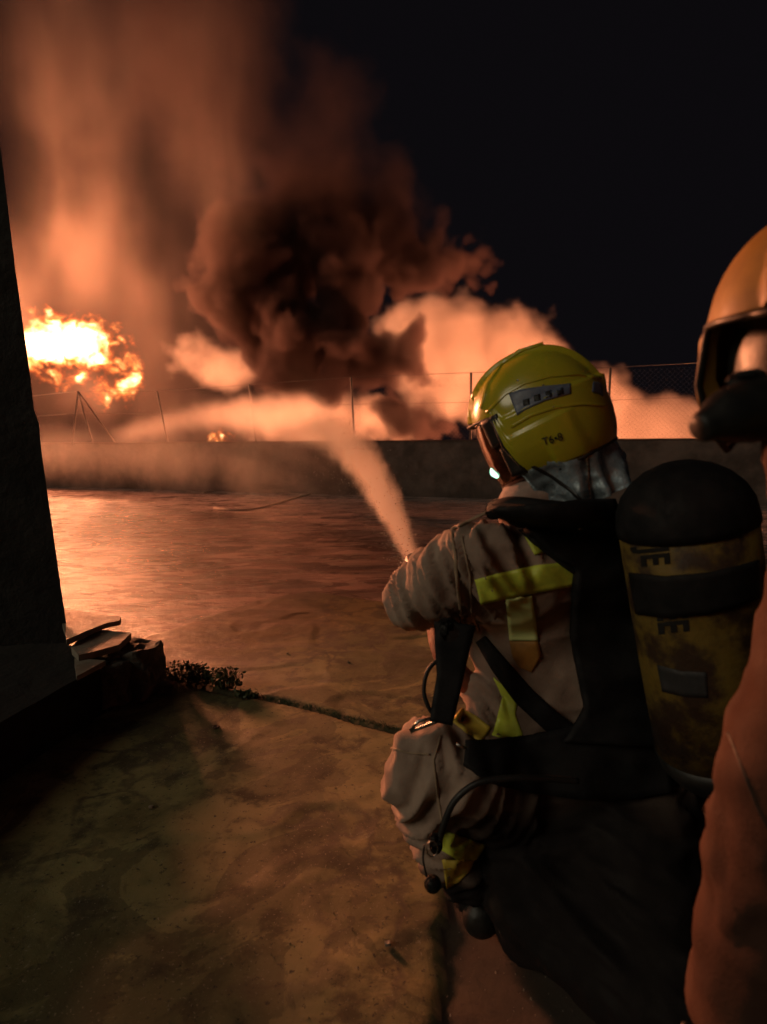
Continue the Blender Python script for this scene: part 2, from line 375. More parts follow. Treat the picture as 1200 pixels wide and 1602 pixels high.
lump('concrete_lump', G(262, 1077, .015), (.035, .04, .03), 5, M['rubble'], 'small loose concrete bit beside the weeds', 'rubble', 'broken concrete')

# weeds in the joint
def weed(c, w_, h_, nleaf, label, seed):
    rnd = random.Random(seed); root = empty('weed', c, label, 'weed', 'weeds in the ground joint')
    sb_ = bmesh.new(); lb = bmesh.new()
    for i in range(nleaf):
        a = rnd.uniform(0, 6.28); rr_ = rnd.random() ** .5 * w_; tip = Vector(c) + Vector((math.cos(a) * rr_, math.sin(a) * rr_ * .45, h_ * rnd.uniform(.25, 1) * (1.1 - .5 * rr_ / w_)))
        base_ = Vector(c) + Vector(((tip.x - c[0]) * .55, (tip.y - c[1]) * .4, 0)); add_tube(sb_, [base_, (base_ + tip) / 2 + Vector((0, 0, .008)), tip], .0012, 3)
        for q in range(3):
            L = rnd.uniform(.012, .026); d = Vector((rnd.gauss(0, 1), rnd.gauss(0, 1), rnd.gauss(.1, .5))).normalized(); sd_ = d.cross(Vector((rnd.gauss(0, 1), rnd.gauss(0, 1), 1))).normalized() * L * .32
            p0 = tip + Vector((rnd.gauss(0, .006), rnd.gauss(0, .006), rnd.gauss(0, .006)))
            mid_ = p0 + d * L * .5 - Vector((0, 0, L * .1)); lb.faces.new([lb.verts.new(x) for x in (p0, mid_ + sd_, p0 + d * L, mid_ - sd_)])
    bm_obj('stems', sb_, M['leaf'], root); bm_obj('leaves', lb, M['leaf'], root, smooth=False)
weed(G(290, 1066), .11, .10, 130, 'bushy low weed next to the concrete lump', 1)
weed(G(322, 1070), .09, .085, 100, 'middle weed of the row in the joint, low and spreading', 2)
weed(G(356, 1078), .07, .115, 90, 'taller upright weed at the right end of the row', 3)
weed(G(385, 1090), .05, .025, 40, 'flat creeping weed where the joint line begins', 4)
bm = bmesh.new(); rnd = random.Random(5)
for i in range(420):
    t_ = rnd.random(); j = t_ * 235 + 385; y_ = np.interp(j, [385, 500, 620], [1085, 1110, 1140]); p = G(j, y_) + Vector((rnd.gauss(0, .01), rnd.gauss(0, .01), -.004))
    h_ = rnd.uniform(.004, .014); d = Vector((rnd.gauss(0, .6), rnd.gauss(0, .6), 1)) * h_; s_ = Vector((rnd.gauss(0, 1), rnd.gauss(0, 1), 0)).normalized() * .002
    bm.faces.new([bm.verts.new(q) for q in (p - s_, p + s_, p + d)])
tag(bm_obj('moss', bm, M['leaf'], smooth=False), 'dark moss and blades growing along the joint', 'moss', kind='stuff')

# small things on the slab
bm = bmesh.new(); c = G(338, 1138)
for (r_, z_) in ((.0,.004),): pass
ring = []
prof = [(.013, 0), (.0135, .004), (.0115, .0062), (.009, .0035), (0.0001, .003)]
for k in range(24):
    a = k / 24 * 6.283; f_ = 1 + .05 * (k % 2); ring.append([bm.verts.new(c + Vector((math.cos(a) * r_ * (f_ if i_ < 2 else 1), math.sin(a) * r_ * (f_ if i_ < 2 else 1), z_))) for i_, (r_, z_) in enumerate(prof)])
for k in range(24):
    for i_ in range(4): bm.faces.new((ring[k][i_], ring[(k + 1) % 24][i_], ring[(k + 1) % 24][i_ + 1], ring[k][i_ + 1]))
tag(bm_obj('bottle_cap', bm, M['cap']), 'small round bottle cap lying hollow side up on the concrete', 'bottle cap')
for i_, (x_, y_, r_, lb_) in enumerate(((607, 1476, .007, 'small pale pebble low on the slab near the crouching knee'), (545, 1035, .006, 'tiny dark pebble on the slab between joint and water jet'), (236, 1262, .006, 'tiny pebble near the dark kerb side of the slab'), (450, 1022, .006, 'pebble lying on the slab above the weedy joint'))):
    lump('pebble', G(x_, y_, r_ * .6), (r_, r_ * .8, r_ * .6), i_ + 20, M['stone'], lb_, 'pebble', 'pebbles on the concrete')
bm = bmesh.new(); rnd = random.Random(11)
for i in range(900):
    q = G(rnd.uniform(120, 900), rnd.uniform(1000, 1600)); r_ = rnd.choice((.001, .0013, .0016, .0022, .003)); q.z = float(-.001)
    t_ = [q + Vector((rnd.gauss(0, 1), rnd.gauss(0, 1), rnd.gauss(0, .6))).normalized() * r_ for _ in range(3)] + [q + Vector((0, 0, r_ * 1.6))]
    t_ = [bm.verts.new(x) for x in t_]
    for f_ in ((0, 1, 2), (0, 1, 3), (1, 2, 3), (2, 0, 3)): bm.faces.new([t_[k] for k in f_])
tag(bm_obj('grit', bm, M['stone'], smooth=False), 'fine grit scattered over the concrete slab', 'grit', kind='stuff')
# pale rope lying across the wet asphalt
rp = [G(x, y, .008) for x, y in ((552, 750), (500, 768), (452, 782), (405, 795), (365, 798), (335, 795))]
o = tube_obj('rope', rp, .02, M['rope'], None, 40, 6); tag(o, 'long thin pale rope curving over the wet asphalt towards the wall', 'rope')
o = tube_obj('rope', [G(x, y, .008) for x, y in ((318, 771), (350, 764), (382, 757))], .02, M['rope'], None, 20, 6); tag(o, 'short pale rope end lying further out near the wall', 'rope')

# far street lamp
lp = P(1113, 566, 70); root = empty('street_lamp', (lp.x, lp.y, 0), 'tiny distant lit street lamp in the night sky beside the orange helmet', 'street lamp')
bm = bmesh.new(); add_tube(bm, [Vector((lp.x + .9, lp.y, 0)), Vector((lp.x + .9, lp.y, lp.z)), Vector((lp.x + .75, lp.y, lp.z + .22)), Vector((lp.x, lp.y, lp.z + .2))], [.09, .06, .05, .04], 8); bm_obj('post', bm, M['post'], root)
bm = bmesh.new(); add_box(bm, lp + Vector((0, 0, .13)), (.8, .3, .12), bevel=.03); bm_obj('lamp_head', bm, M['post'], root)
me_, nt, bs = new_mat('lamp glass'); bs.inputs['Emission Color'].default_value = (1, .95, .85, 1); bs.inputs['Emission Strength'].default_value = 6
bm = bmesh.new(); add_hull(bm, [(lp, (.33, .2, .14))]); bm_obj('lamp_glass', bm, me_, root)

# ------------------------------------------------------------------ smoke, steam, water and fire (fog volumes)
class GN:
    def __init__(s, name):
        s.g = bpy.data.node_groups.new(name, 'GeometryNodeTree'); s.g.interface.new_socket('Geometry', in_out='OUTPUT', socket_type='NodeSocketGeometry')
        s.out = s.g.nodes.new('NodeGroupOutput'); s.pos = s.g.nodes.new('GeometryNodeInputPosition').outputs[0]
    def put(s, sock, v):
        if hasattr(v, 'is_output'): s.g.links.new(v, sock)
        else: sock.default_value = v
    def m(s, op, a, b=None, c=None, clamp=False):
        n = s.g.nodes.new('ShaderNodeMath'); n.operation = op; n.use_clamp = clamp
        for i, v in enumerate((a, b, c)):
            if v is not None: s.put(n.inputs[i], v)
        return n.outputs[0]
    def v(s, op, a, b=None, c=None):
        n = s.g.nodes.new('ShaderNodeVectorMath'); n.operation = op; s.put(n.inputs[0], a)
        if b is not None: s.put(n.inputs[3 if op == 'SCALE' else 1], b)
        if c is not None: s.put(n.inputs[2], c)
        return n.outputs['Value'] if op in ('LENGTH', 'DOT_PRODUCT', 'DISTANCE') else n.outputs[0]
    def noise(s, p, scale, detail=3, rough=.55, out='Fac'):
        n = s.g.nodes.new('ShaderNodeTexNoise'); s.put(n.inputs['Vector'], p); n.inputs['Scale'].default_value = scale; n.inputs['Detail'].default_value = detail; n.inputs['Roughness'].default_value = rough
        return n.outputs[out]
    def voro(s, p, scale):
        n = s.g.nodes.new('ShaderNodeTexVoronoi'); n.feature = 'SMOOTH_F1'; s.put(n.inputs['Vector'], p); n.inputs['Scale'].default_value = scale; n.inputs['Smoothness'].default_value = .25
        return n.outputs['Distance']
    def sep(s, p):
        n = s.g.nodes.new('ShaderNodeSeparateXYZ'); s.put(n.inputs[0], p); return n.outputs
    def step(s, x, a, b, lo=0.0, hi=1.0):
        n = s.g.nodes.new('ShaderNodeMapRange'); n.interpolation_type = 'SMOOTHSTEP'; s.put(n.inputs[0], x)
        n.inputs[1].default_value = a; n.inputs[2].default_value = b; n.inputs[3].default_value = lo; n.inputs[4].default_value = hi; return n.outputs[0]
    def ell(s, p, c, r):
        q = s.v('DIVIDE', s.v('SUBTRACT', p, tuple(c)), tuple(r))
        return s.m('MULTIPLY', s.m('SUBTRACT', s.v('LENGTH', q), 1.0), min(r))
    def union(s, lst, k):
        a = lst[0]
        for b in lst[1:]: a = s.m('SMOOTH_MIN', a, b, k)
        return a
    def finish(s, dens, lo, hi, vox, mat, name, parent=None):
        vc = s.g.nodes.new('GeometryNodeVolumeCube'); s.put(vc.inputs['Density'], dens)
        vc.inputs['Min'].default_value = lo; vc.inputs['Max'].default_value = hi
        vx = vox if isinstance(vox, tuple) else (vox,) * 3
        for k, ax in enumerate('XYZ'): vc.inputs['Resolution ' + ax].default_value = max(8, int((hi[k] - lo[k]) / vx[k]))
        sm = s.g.nodes.new('GeometryNodeSetMaterial'); sm.inputs['Material'].default_value = mat
        s.g.links.new(vc.outputs[0], sm.inputs[0]); s.g.links.new(sm.outputs[0], s.out.inputs[0])
        me = bpy.data.meshes.new(name); me.from_pydata([lo, hi], [], []); me.materials.append(mat)
        o = bpy.data.objects.new(name, me); COL.objects.link(o); md = o.modifiers.new('field', 'NODES'); md.node_group = s.g
        if parent: o.parent = parent; o.matrix_parent_inverse = Matrix.Translation(-parent.location)
        return o
def vol_mat(name, color, density, aniso=0.0, absorb=(0, 0, 0), emit=None):
    m = bpy.data.materials.new(name); m.use_nodes = True; nt = m.node_tree; nt.nodes.clear()
    o = nt.nodes.new('ShaderNodeOutputMaterial'); p = nt.nodes.new('ShaderNodeVolumePrincipled')
    p.inputs['Color'].default_value = (*color, 1); p.inputs['Density'].default_value = density; p.inputs['Anisotropy'].default_value = aniso
    p.inputs['Absorption Color'].default_value = (*absorb, 1)
    nt.links.new(p.outputs[0], o.inputs['Volume'])
    if emit: emit(nt, p)
    return m
def E_(px, py, d, rx, rz, ry=None):
    """ellipsoid: centre and radii given in photo pixels at depth d, ry in metres"""
    k = d / FPX; return (P(px, py, d), (rx * k, ry if ry else (rx + rz) * .5 * k, rz * k))
def bounds(es, pad):
    a = np.array([[c[i] - r[i] for i in range(3)] for c, r in es]).min(0) - pad; b = np.array([[c[i] + r[i] for i in range(3)] for c, r in es]).max(0) + pad
    return [float(x) for x in a], [float(x) for x in b]

# --- dark soot billows
es = [E_(470, 540, 27, 110, 75), E_(590, 560, 26, 95, 52), E_(650, 550, 25, 42, 48), E_(540, 470, 27, 70, 65), E_(400, 430, 28, 110, 120),
      E_(560, 390, 28, 80, 70), E_(650, 400, 28, 75, 70), E_(720, 420, 29, 55, 50), E_(500, 300, 29, 120, 120), E_(600, 310, 29, 80, 80),
      E_(380, 170, 30, 100, 150), E_(290, 90, 30, 110, 190), E_(520, 180, 30, 90, 110), E_(370, 20, 30, 90, 150), E_(620, 650, 25, 75, 38, 1.2)]
g = GN('soot'); nz = g.noise(g.pos, .35, 3, .5, 'Color')
wp = g.v('ADD', g.pos, g.v('SCALE', g.v('SUBTRACT', nz, (.5, .5, .5)), 2.6))
sdf = g.union([g.ell(wp, c, r) for c, r in es], .8)
puff = g.m('ADD', g.m('MULTIPLY', g.voro(wp, .55), 1.5), g.m('MULTIPLY', g.voro(wp, 1.3), .75)); puff = g.m('ADD', puff, g.m('MULTIPLY', g.noise(g.pos, 2.0, 5, .6), .85))
sdf = g.m('ADD', sdf, g.m('SUBTRACT', puff, 1.25))
zz = g.sep(g.pos)[2]
dens = g.m('MULTIPLY', g.m('MULTIPLY', sdf, g.step(zz, 6.5, 12, -2.7, -.55)), 1.0, clamp=True)
dens = g.m('MULTIPLY', dens, g.step(zz, 6.5, 14, 1.0, .05)); 
lo, hi = bounds(es, .8); lo[2] = max(lo[2], .2)
soot = g.finish(dens, lo, hi, .10, vol_mat('soot smoke', (.085, .064, .064), 2.6, .1), 'smoke_cloud')
tag(soot, 'dark billowing soot smoke rolling up in the middle above the low wall', 'smoke', kind='stuff')

# --- bright steam bank at the right
es = [E_(700, 560, 36, 110, 105, 3), E_(800, 590, 36, 100, 110, 3), E_(640, 520, 37, 70, 50, 3), E_(900, 660, 36, 120, 90, 3), E_(1010, 680, 36, 120, 70, 3), E_(1130, 700, 36, 140, 50, 3), E_(1300, 720, 36, 160, 40, 3),
      E_(470, 668, 34, 110, 42, 1.5), E_(570, 660, 34, 100, 40, 2), E_(345, 570, 33, 75, 50, 1.3)]
g = GN('steam'); nz = g.noise(g.pos, .3, 3, .5, 'Color')
wp = g.v('ADD', g.pos, g.v('SCALE', g.v('SUBTRACT', nz, (.5, .5, .5)), 2.2))
sdf = g.union([g.ell(wp, c, r) for c, r in es], 1.0)
puff = g.m('ADD', g.m('MULTIPLY', g.voro(wp, .6), 1.0), g.m('MULTIPLY', g.noise(g.pos, 1.6, 4), 1.0))
sdf = g.m('ADD', sdf, g.m('SUBTRACT', puff, .85))
dens = g.m('MULTIPLY', sdf, -1.4, clamp=True)
lo, hi = bounds(es, .8); lo[2] = -.3
steam = g.finish(dens, lo, hi, .13, vol_mat('steam', (.88, .84, .80), .55, .0), 'smoke_cloud')
tag(steam, 'bright orange lit steam bank behind the fence sinking towards the right', 'smoke', kind='stuff')

# --- tall veil of spray and smoke over the fire at the left
es = [E_(240, 450, 24, 110, 230, 2.2), E_(120, 300, 24, 130, 260, 2.2), E_(200, 60, 25, 260, 230, 2.5), E_(20, 480, 24, 90, 160, 2), E_(150, 620, 23, 160, 60, 1.5), E_(330, 250, 25, 90, 250, 2)]
g = GN('veil'); sp_ = g.v('MULTIPLY', g.pos, (1, 1, .22)); nz = g.noise(sp_, .35, 3, .5, 'Color')
wp = g.v('ADD', g.pos, g.v('SCALE', g.v('SUBTRACT', nz, (.5, .5, .5)), 3.0))
sdf = g.union([g.ell(wp, c, r) for c, r in es], 1.2)
dens = g.m('MULTIPLY', sdf, -.7, clamp=True)
st = g.step(g.noise(g.v('MULTIPLY', wp, (1, 1, .16)), .55, 3, .5), .34, .70, .35, 1.0)
dens = g.m('MULTIPLY', dens, g.m('MULTIPLY', st, g.step(g.noise(g.v('MULTIPLY', wp, (1, 1, .55)), .30, 4, .55), .40, .60, .25, 1.15))); zz = g.sep(g.pos)[2]; dens = g.m('MULTIPLY', dens, g.step(zz, 6, 19, 1.0, .30))
lo, hi = bounds(es, .8); lo[2] = .3
veil = g.finish(dens, lo, hi, .22, vol_mat('spray veil', (.85, .75, .68), .095, .25), 'smoke_cloud')
tag(veil, 'tall translucent orange veil of spray and smoke above the flames at the left', 'smoke', kind='stuff')

# --- flames
def flame_emit(nt, p):
    a = nd(nt, 'ShaderNodeAttribute', attribute_name='density'); cr = nt.nodes.new('ShaderNodeValToRGB'); e = cr.color_ramp
    e.elements[0].position = 0; e.elements[0].color = (1, .07, .008, 1); e.elements[1].position = 1; e.elements[1].color = (1, .78, .42, 1)
    for p_, c_ in ((.3, (1, .17, .02, 1)), (.62, (1, .42, .10, 1))): q = e.elements.new(p_); q.color = c_
    lnk(nt, a.outputs['Fac'], cr.inputs[0]); lnk(nt, cr.outputs[0], p.inputs['Emission Color'])
    lnk(nt, mth(nt, 'MULTIPLY', mth(nt, 'POWER', a.outputs['Fac'], 2.2), 9.0), p.inputs['Emission Strength'])
fm = vol_mat('flames', (.3, .1, .03), .25, 0, emit=flame_emit)
def fire(name, es, vox, label, warp=1.0, sc=1.0):
    g = GN(name); nz = g.noise(g.v('MULTIPLY', g.pos, (.8, 1, 1.2)), .8 * sc, 4, .6, 'Color')
    wp = g.v('ADD', g.pos, g.v('SCALE', g.v('SUBTRACT', nz, (.5, .5, .5)), 1.5 * warp))
    sdf = g.union([g.ell(wp, c, r) for c, r in es], .15)
    rdg = g.m('ABSOLUTE', g.m('SUBTRACT', g.noise(wp, 1.3 * sc, 4, .6), .5))
    dens = g.m('MULTIPLY', g.m('SUBTRACT', g.m('MULTIPLY', sdf, -1.0), g.m('SUBTRACT', .12, g.m('MULTIPLY', rdg, 3.0))), 1.9, clamp=True)
    lo, hi = bounds(es, .6); o = g.finish(dens, lo, hi, vox, fm, name)
    return tag(o, label, 'fire', 'flames', kind='stuff')
fire('flames', [E_(70, 540, 29, 60, 36, .8), E_(115, 535, 29, 62, 34, .8), E_(150, 562, 29, 34, 16, .6), E_(80, 505, 29, 30, 16, .5), E_(100, 590, 29, 50, 8, .4),
                E_(208, 588, 28, 13, 28, .5), E_(190, 608, 28, 18, 14, .5), E_(158, 612, 28, 11, 20, .5), E_(183, 570, 28, 16, 8, .4), E_(205, 612, 28, 8, 8, .4)], .06,
     'large white hot fireball with a curling flame tail at the left edge of the smoke', .9)
fire('flames', [E_(345, 690, 22, 16, 12, .3), E_(338, 684, 22, 7, 9, .3)], .04, 'small flame just showing over the low wall', .3, 2)

def lamp(name, loc, e, rad, col, parent=None):
    l = bpy.data.lights.new(name, 'POINT'); l.energy = e; l.color = col; l.shadow_soft_size = rad
    o = bpy.data.objects.new(name, l); COL.objects.link(o); o.location = loc; return o
FC = (1.0, .30, .125)
# the fire reaches on to the left behind the building corner
fire('flames', [E_(-120, 560, 29, 110, 60, 1.2), E_(-260, 600, 30, 120, 70, 1.4), E_(-60, 600, 29, 60, 40, 1)], .16, 'wide wall of flames further left behind the dark building corner', 1.2, .7)
lamp('fire_light', P(115, 545, 29), 3800, .45, FC)
lamp('fire_light', P(190, 600, 27), 500, .25, FC)
lamp('fire_light', P(-170, 480, 27), 36000, 1.8, FC)
# fires burning on the ground behind the wall, hidden by it
for i_, (x_, d_, e_) in enumerate(((345, 22, 260), (590, 32, 500), (870, 27, 11000), (1060, 22, 12000))):
    p = P(x_, 712, d_); p.z = max(.35, p.z - .1)
    if i_:
        fire('flames', [(p + Vector((0, 0, -.1)), (.9, .4, .28)), (p + Vector((.4, 0, 0)), (.4, .3, .3))], .08, 'low burning heap on the ground behind the wall, number %s from the left' % ('one', 'two', 'three')[i_ - 1], .4, 1.5)
    lamp('fire_light', p, e_, .3, FC)

# --- water jet
jp = [P(652, 896, 1.95), P(634, 850, 2.35), P(612, 800, 2.9), P(586, 752, 3.7), P(556, 708, 4.7), P(522, 680, 6.2), P(480, 660, 8), P(425, 650, 10.5), P(350, 650, 13.5), P(270, 660, 17), P(190, 680, 20)]
js = spline(jp, 80)
jet = empty('water_jet', jp[0], 'arching jet of water lit orange, shot over the wall from behind the crouching firefighter', 'water jet', kind='stuff')
def jet_part(name, a, b, vox, dens0, mat):
    pts = [p for p in js if a - .3 <= p.y <= b + .3]; me = bpy.data.meshes.new('path'); me.from_pydata([tuple(p) for p in pts], [(i, i + 1) for i in range(len(pts) - 1)], [])
    g = GN(name); ob = g.g.nodes.new('GeometryNodeInputPosition')
    # the polyline lives in the object's own mesh: read through the group input
    g.g.interface.new_socket('Geometry', in_out='INPUT', socket_type='NodeSocketGeometry'); gi = g.g.nodes.new('NodeGroupInput')
    pr = g.g.nodes.new('GeometryNodeProximity'); pr.target_element = 'EDGES'; g.g.links.new(gi.outputs[0], pr.inputs[0])
    cy_ = g.sep(pr.outputs['Position'])[1]
    rad = g.m('ADD', .016, g.m('MULTIPLY', g.m('SUBTRACT', cy_, 1.9), .047)); rad = g.m('MINIMUM', rad, .34)
    s = g.m('DIVIDE', pr.outputs['Distance'], rad)
    nzv = g.noise(g.v('MULTIPLY', g.pos, (1.0, .12, .55)), 16.0 if a < 3 else 4.0, 4, .65); s = g.m('ADD', s, g.m('MULTIPLY', g.m('SUBTRACT', nzv, .5), 1.2))
    f = g.step(s, .15, 1.25, 1.0, 0.0)
    yy = g.sep(g.pos)[1]; f = g.m('MULTIPLY', f, g.step(yy, a, a + .05)); f = g.m('MULTIPLY', f, g.step(yy, b - .05, b, 1, 0))
    f = g.m('MULTIPLY', f, g.m('DIVIDE', dens0, rad)); f = g.m('MULTIPLY', f, g.step(yy, 7, 17, 1.0, .12))
    arr = np.array([tuple(p) for p in pts]); lo = (arr.min(0) - .5 * (1 if a > 3 else .45)).tolist(); hi = (arr.max(0) + .5 * (1 if a > 3 else .45)).tolist()
    lo[1], hi[1] = a, b
    o = g.finish(f, lo, hi, vox, mat, name, jet); old = o.data; o.data = me; me.materials.append(mat); return o
jm = vol_mat('water spray', (.97, .94, .92), 1.0, .68)
bm = bmesh.new(); rnd = random.Random(21)
for i in range(1300):
    q = js[min(len(js) - 2, int(rnd.random() ** 1.2 * 46))]; q2 = js[min(len(js) - 1, js.index(q) + 1)]; q = q.lerp(q2, rnd.random()); w_ = .014 + (q.y - 1.9) * .038
    q = q + Vector((rnd.gauss(0, w_), rnd.gauss(0, w_), rnd.gauss(-.15 * w_, w_) - abs(rnd.gauss(0, w_ * .8)))); r_ = rnd.uniform(.0012, .0028) * (1 + (q.y - 1.9) * .22)
    o6 = [bm.verts.new(q + Vector(d) * r_) for d in ((1, 0, 0), (0, 1.6, .4), (-1, 0, 0), (0, -1.6, -.4), (0, 0, 1), (0, 0, -1))]
    for k in range(4):
        bm.faces.new((o6[k], o6[(k + 1) % 4], o6[4])); bm.faces.new((o6[(k + 1) % 4], o6[k], o6[5]))
M['drop'] = simple('water drops', (.85, .82, .8), (.7, .68, .66), .12, bdist=0); M['drop'].node_tree.nodes['Principled BSDF'].inputs['Transmission Weight'].default_value = .6
o = bm_obj('droplets', bm, M['drop'], jet); o['kind'] = 'stuff'
jet_part('near_stream', 1.92, 5.2, .012, .50, jm)
jet_part('far_stream', 5.2, 20, .06, .26, jm)
# --- mist falling from the jet and drifting in front of the wall
es = [E_(515, 750, 6, 55, 110, .8), E_(460, 770, 7, 80, 80, .8), E_(440, 730, 9, 90, 90, 1), E_(350, 720, 12, 110, 60, 1.2), E_(250, 715, 14, 150, 50, 1.2), E_(120, 710, 15.5, 130, 50, 1.2), E_(400, 660, 13, 140, 50, 1.5)]
g = GN('mist'); nz = g.noise(g.v('MULTIPLY', g.pos, (1, 1, .4)), 1.0, 4, .55)
sdf = g.union([g.ell(g.pos, c, r) for c, r in es], .4)
dens = g.m('MULTIPLY', g.m('MULTIPLY', g.m('ADD', sdf, g.m('MULTIPLY', g.m('SUBTRACT', nz, .5), 2.4)), -1.3), 1.0, clamp=True)
lo, hi = bounds(es, .3); lo[2] = .02
mist = g.finish(dens, lo, hi, .09, vol_mat('water mist', (.95, .9, .85), .14, .5), 'water_mist')
tag(mist, 'fine water mist drifting down under the jet in front of the wall', 'mist', kind='stuff')
#PEOPLE
# ------------------------------------------------------------------ people
def fold_cloth(me, bones, amp=.006, seed=0):
    """cloth folds running round the limbs: displacement along the normals"""
    n = len(me.vertices); co = np.empty(n * 3); me.vertices.foreach_get('co', co); co = co.reshape(-1, 3)
    no = np.empty(n * 3); me.vertices.foreach_get('normal', no); no = no.reshape(-1, 3)
    A = np.array([tuple(b[0]) for b in bones]); B = np.array([tuple(b[1]) for b in bones]); AB = B - A
    t = np.clip(((co[:, None] - A) * AB).sum(2) / (AB * AB).sum(1), 0, 1)
    d = np.linalg.norm(co[:, None] - (A + t[:, :, None] * AB), axis=2) - np.array([b[2] for b in bones])
    k = d.argmin(1); fr = np.array([b[3] for b in bones])[k]
    for i in range(n):
        b = bones[k[i]]; L = Vector(AB[k[i]]); al = (Vector(co[i]) - Vector(A[k[i]])).dot(L.normalized()); p = Vector(co[i]); u = L.normalized()
        flat = p - u * p.dot(u)
        q = flat * 5.5 + u * (al * fr[()] if False else al * fr[i])
        wv_ = noise.noise(p * 6 + Vector((seed, 0, 0)))
        a = 1 - abs(noise.noise(q + Vector((seed, wv_ * .8, 0)))) * 2.6
        c = noise.noise(p * 38 + Vector((0, seed, 0))) * .16
        v2 = 1 - abs(noise.noise(q * 2.1 + Vector((seed + 9, 0, 0)))) * 2.4
        co[i] += no[i] * amp * b[4] * (a + .45 * v2 - .6 + c)
    me.vertices.foreach_set('co', co.ravel()); me.update()

def bvh_of(*objs):
    V, F = [], []
    for o in objs:
        mw = Vector(); q = o
        while q is not None: mw += q.location; q = q.parent
        b = len(V); V += [v.co + mw for v in o.data.vertices]; F += [[i + b for i in p.vertices] for p in o.data.polygons]
    return BVHTree.FromPolygons(V, F)
def interp_rows(rows, n):
    rows = [np.array(r, float) for r in rows]; seg = [0]
    for a, b in zip(rows[:-1], rows[1:]): seg.append(seg[-1] + np.linalg.norm((a + b - a - a)[:4]) + 1e-6)
    A = np.array(rows); s = np.array(seg) / seg[-1]; u = np.linspace(0, 1, n)
    return np.stack([np.interp(u, s, A[:, k]) for k in range(A.shape[1])], 1)
def patch(name, rows, bvh, off, thick, mat, parent, nu=24, nv=8, depth=1.3, smooth_it=0, dmax=None):
    """strip of material laid on a surface: rows of (xl, yl, xr, yr) in photo pixels, found on the body by ray, given a thickness"""
    A = interp_rows(rows, nu); D = np.full((nu, nv), np.nan); 
    O = Vector((0, 0, CAM_H)); rays = {}
    for i in range(nu):
        for j in range(nv):
            t = j / (nv - 1); x = A[i, 0] * (1 - t) + A[i, 2] * t; y = A[i, 1] * (1 - t) + A[i, 3] * t
            r = ray(x, y).normalized(); rays[i, j] = r
            h = bvh.ray_cast(O, r) if bvh else (None,)
            if h[0] is not None and (dmax is None or h[0].y < dmax): D[i, j] = (h[0] - O).length - off
    if np.isnan(D).all(): D[:] = depth
    while np.isnan(D).any():
        Dn = D.copy(); ch = False
        for i in range(nu):
            for j in range(nv):
                if np.isnan(D[i, j]):
                    nb = [D[a, b] for a, b in ((i - 1, j), (i + 1, j), (i, j - 1), (i, j + 1)) if 0 <= a < nu and 0 <= b < nv and not np.isnan(D[a, b])]
                    if nb: Dn[i, j] = sum(nb) / len(nb)
        D = Dn
    for _ in range(smooth_it):
        E0 = D.copy(); Dp = np.pad(D, 1, mode='edge'); D = (Dp[:-2, 1:-1] + Dp[2:, 1:-1] + Dp[1:-1, :-2] + Dp[1:-1, 2:]) / 4; D = np.minimum(D, E0)
    front = [[O + rays[i, j] * D[i, j] for j in range(nv)] for i in range(nu)]
    bm = bmesh.new(); nrm = {}
    for i in range(nu):
        for j in range(nv):
            a = front[min(i + 1, nu - 1)][j] - front[max(i - 1, 0)][j]; b = front[i][min(j + 1, nv - 1)] - front[i][max(j - 1, 0)]
            n = a.cross(b); n = n.normalized() if n.length > 1e-9 else -rays[i, j]
            if n.dot(rays[i, j]) > 0: n = -n
            nrm[i, j] = n
    F = {(i, j): bm.verts.new(front[i][j] + nrm[i, j] * thick * .5) for i in range(nu) for j in range(nv)}
    K = {(i, j): bm.verts.new(front[i][j] - nrm[i, j] * thick * .5) for i in range(nu) for j in range(nv)}
    for i in range(nu - 1):
        for j in range(nv - 1):
            bm.faces.new((F[i, j], F[i + 1, j], F[i + 1, j + 1], F[i, j + 1])); bm.faces.new((K[i, j], K[i, j + 1], K[i + 1, j + 1], K[i + 1, j]))
    for i in range(nu - 1):
        for j in (0, nv - 1): bm.faces.new((F[i, j], K[i, j], K[i + 1, j], F[i + 1, j]))
    for j in range(nv - 1):
        for i in (0, nu - 1): bm.faces.new((F[i, j], F[i, j + 1], K[i, j + 1], K[i, j]))
    return bm_obj(name, bm, mat, parent)
def strip(name, pts, wpx, bvh, off, thick, mat, parent, **kw):
    rows = []; p = np.array(pts, float)
    for i in range(len(p)):
        t = p[min(i + 1, len(p) - 1)] - p[max(i - 1, 0)]; t /= np.linalg.norm(t); n_ = np.array([-t[1], t[0]])
        w_ = wpx[i] if isinstance(wpx, (list, tuple)) else wpx; rows.append((*(p[i] - n_ * w_ / 2), *(p[i] + n_ * w_ / 2)))
    return patch(name, rows, bvh, off, thick, mat, parent, **kw)
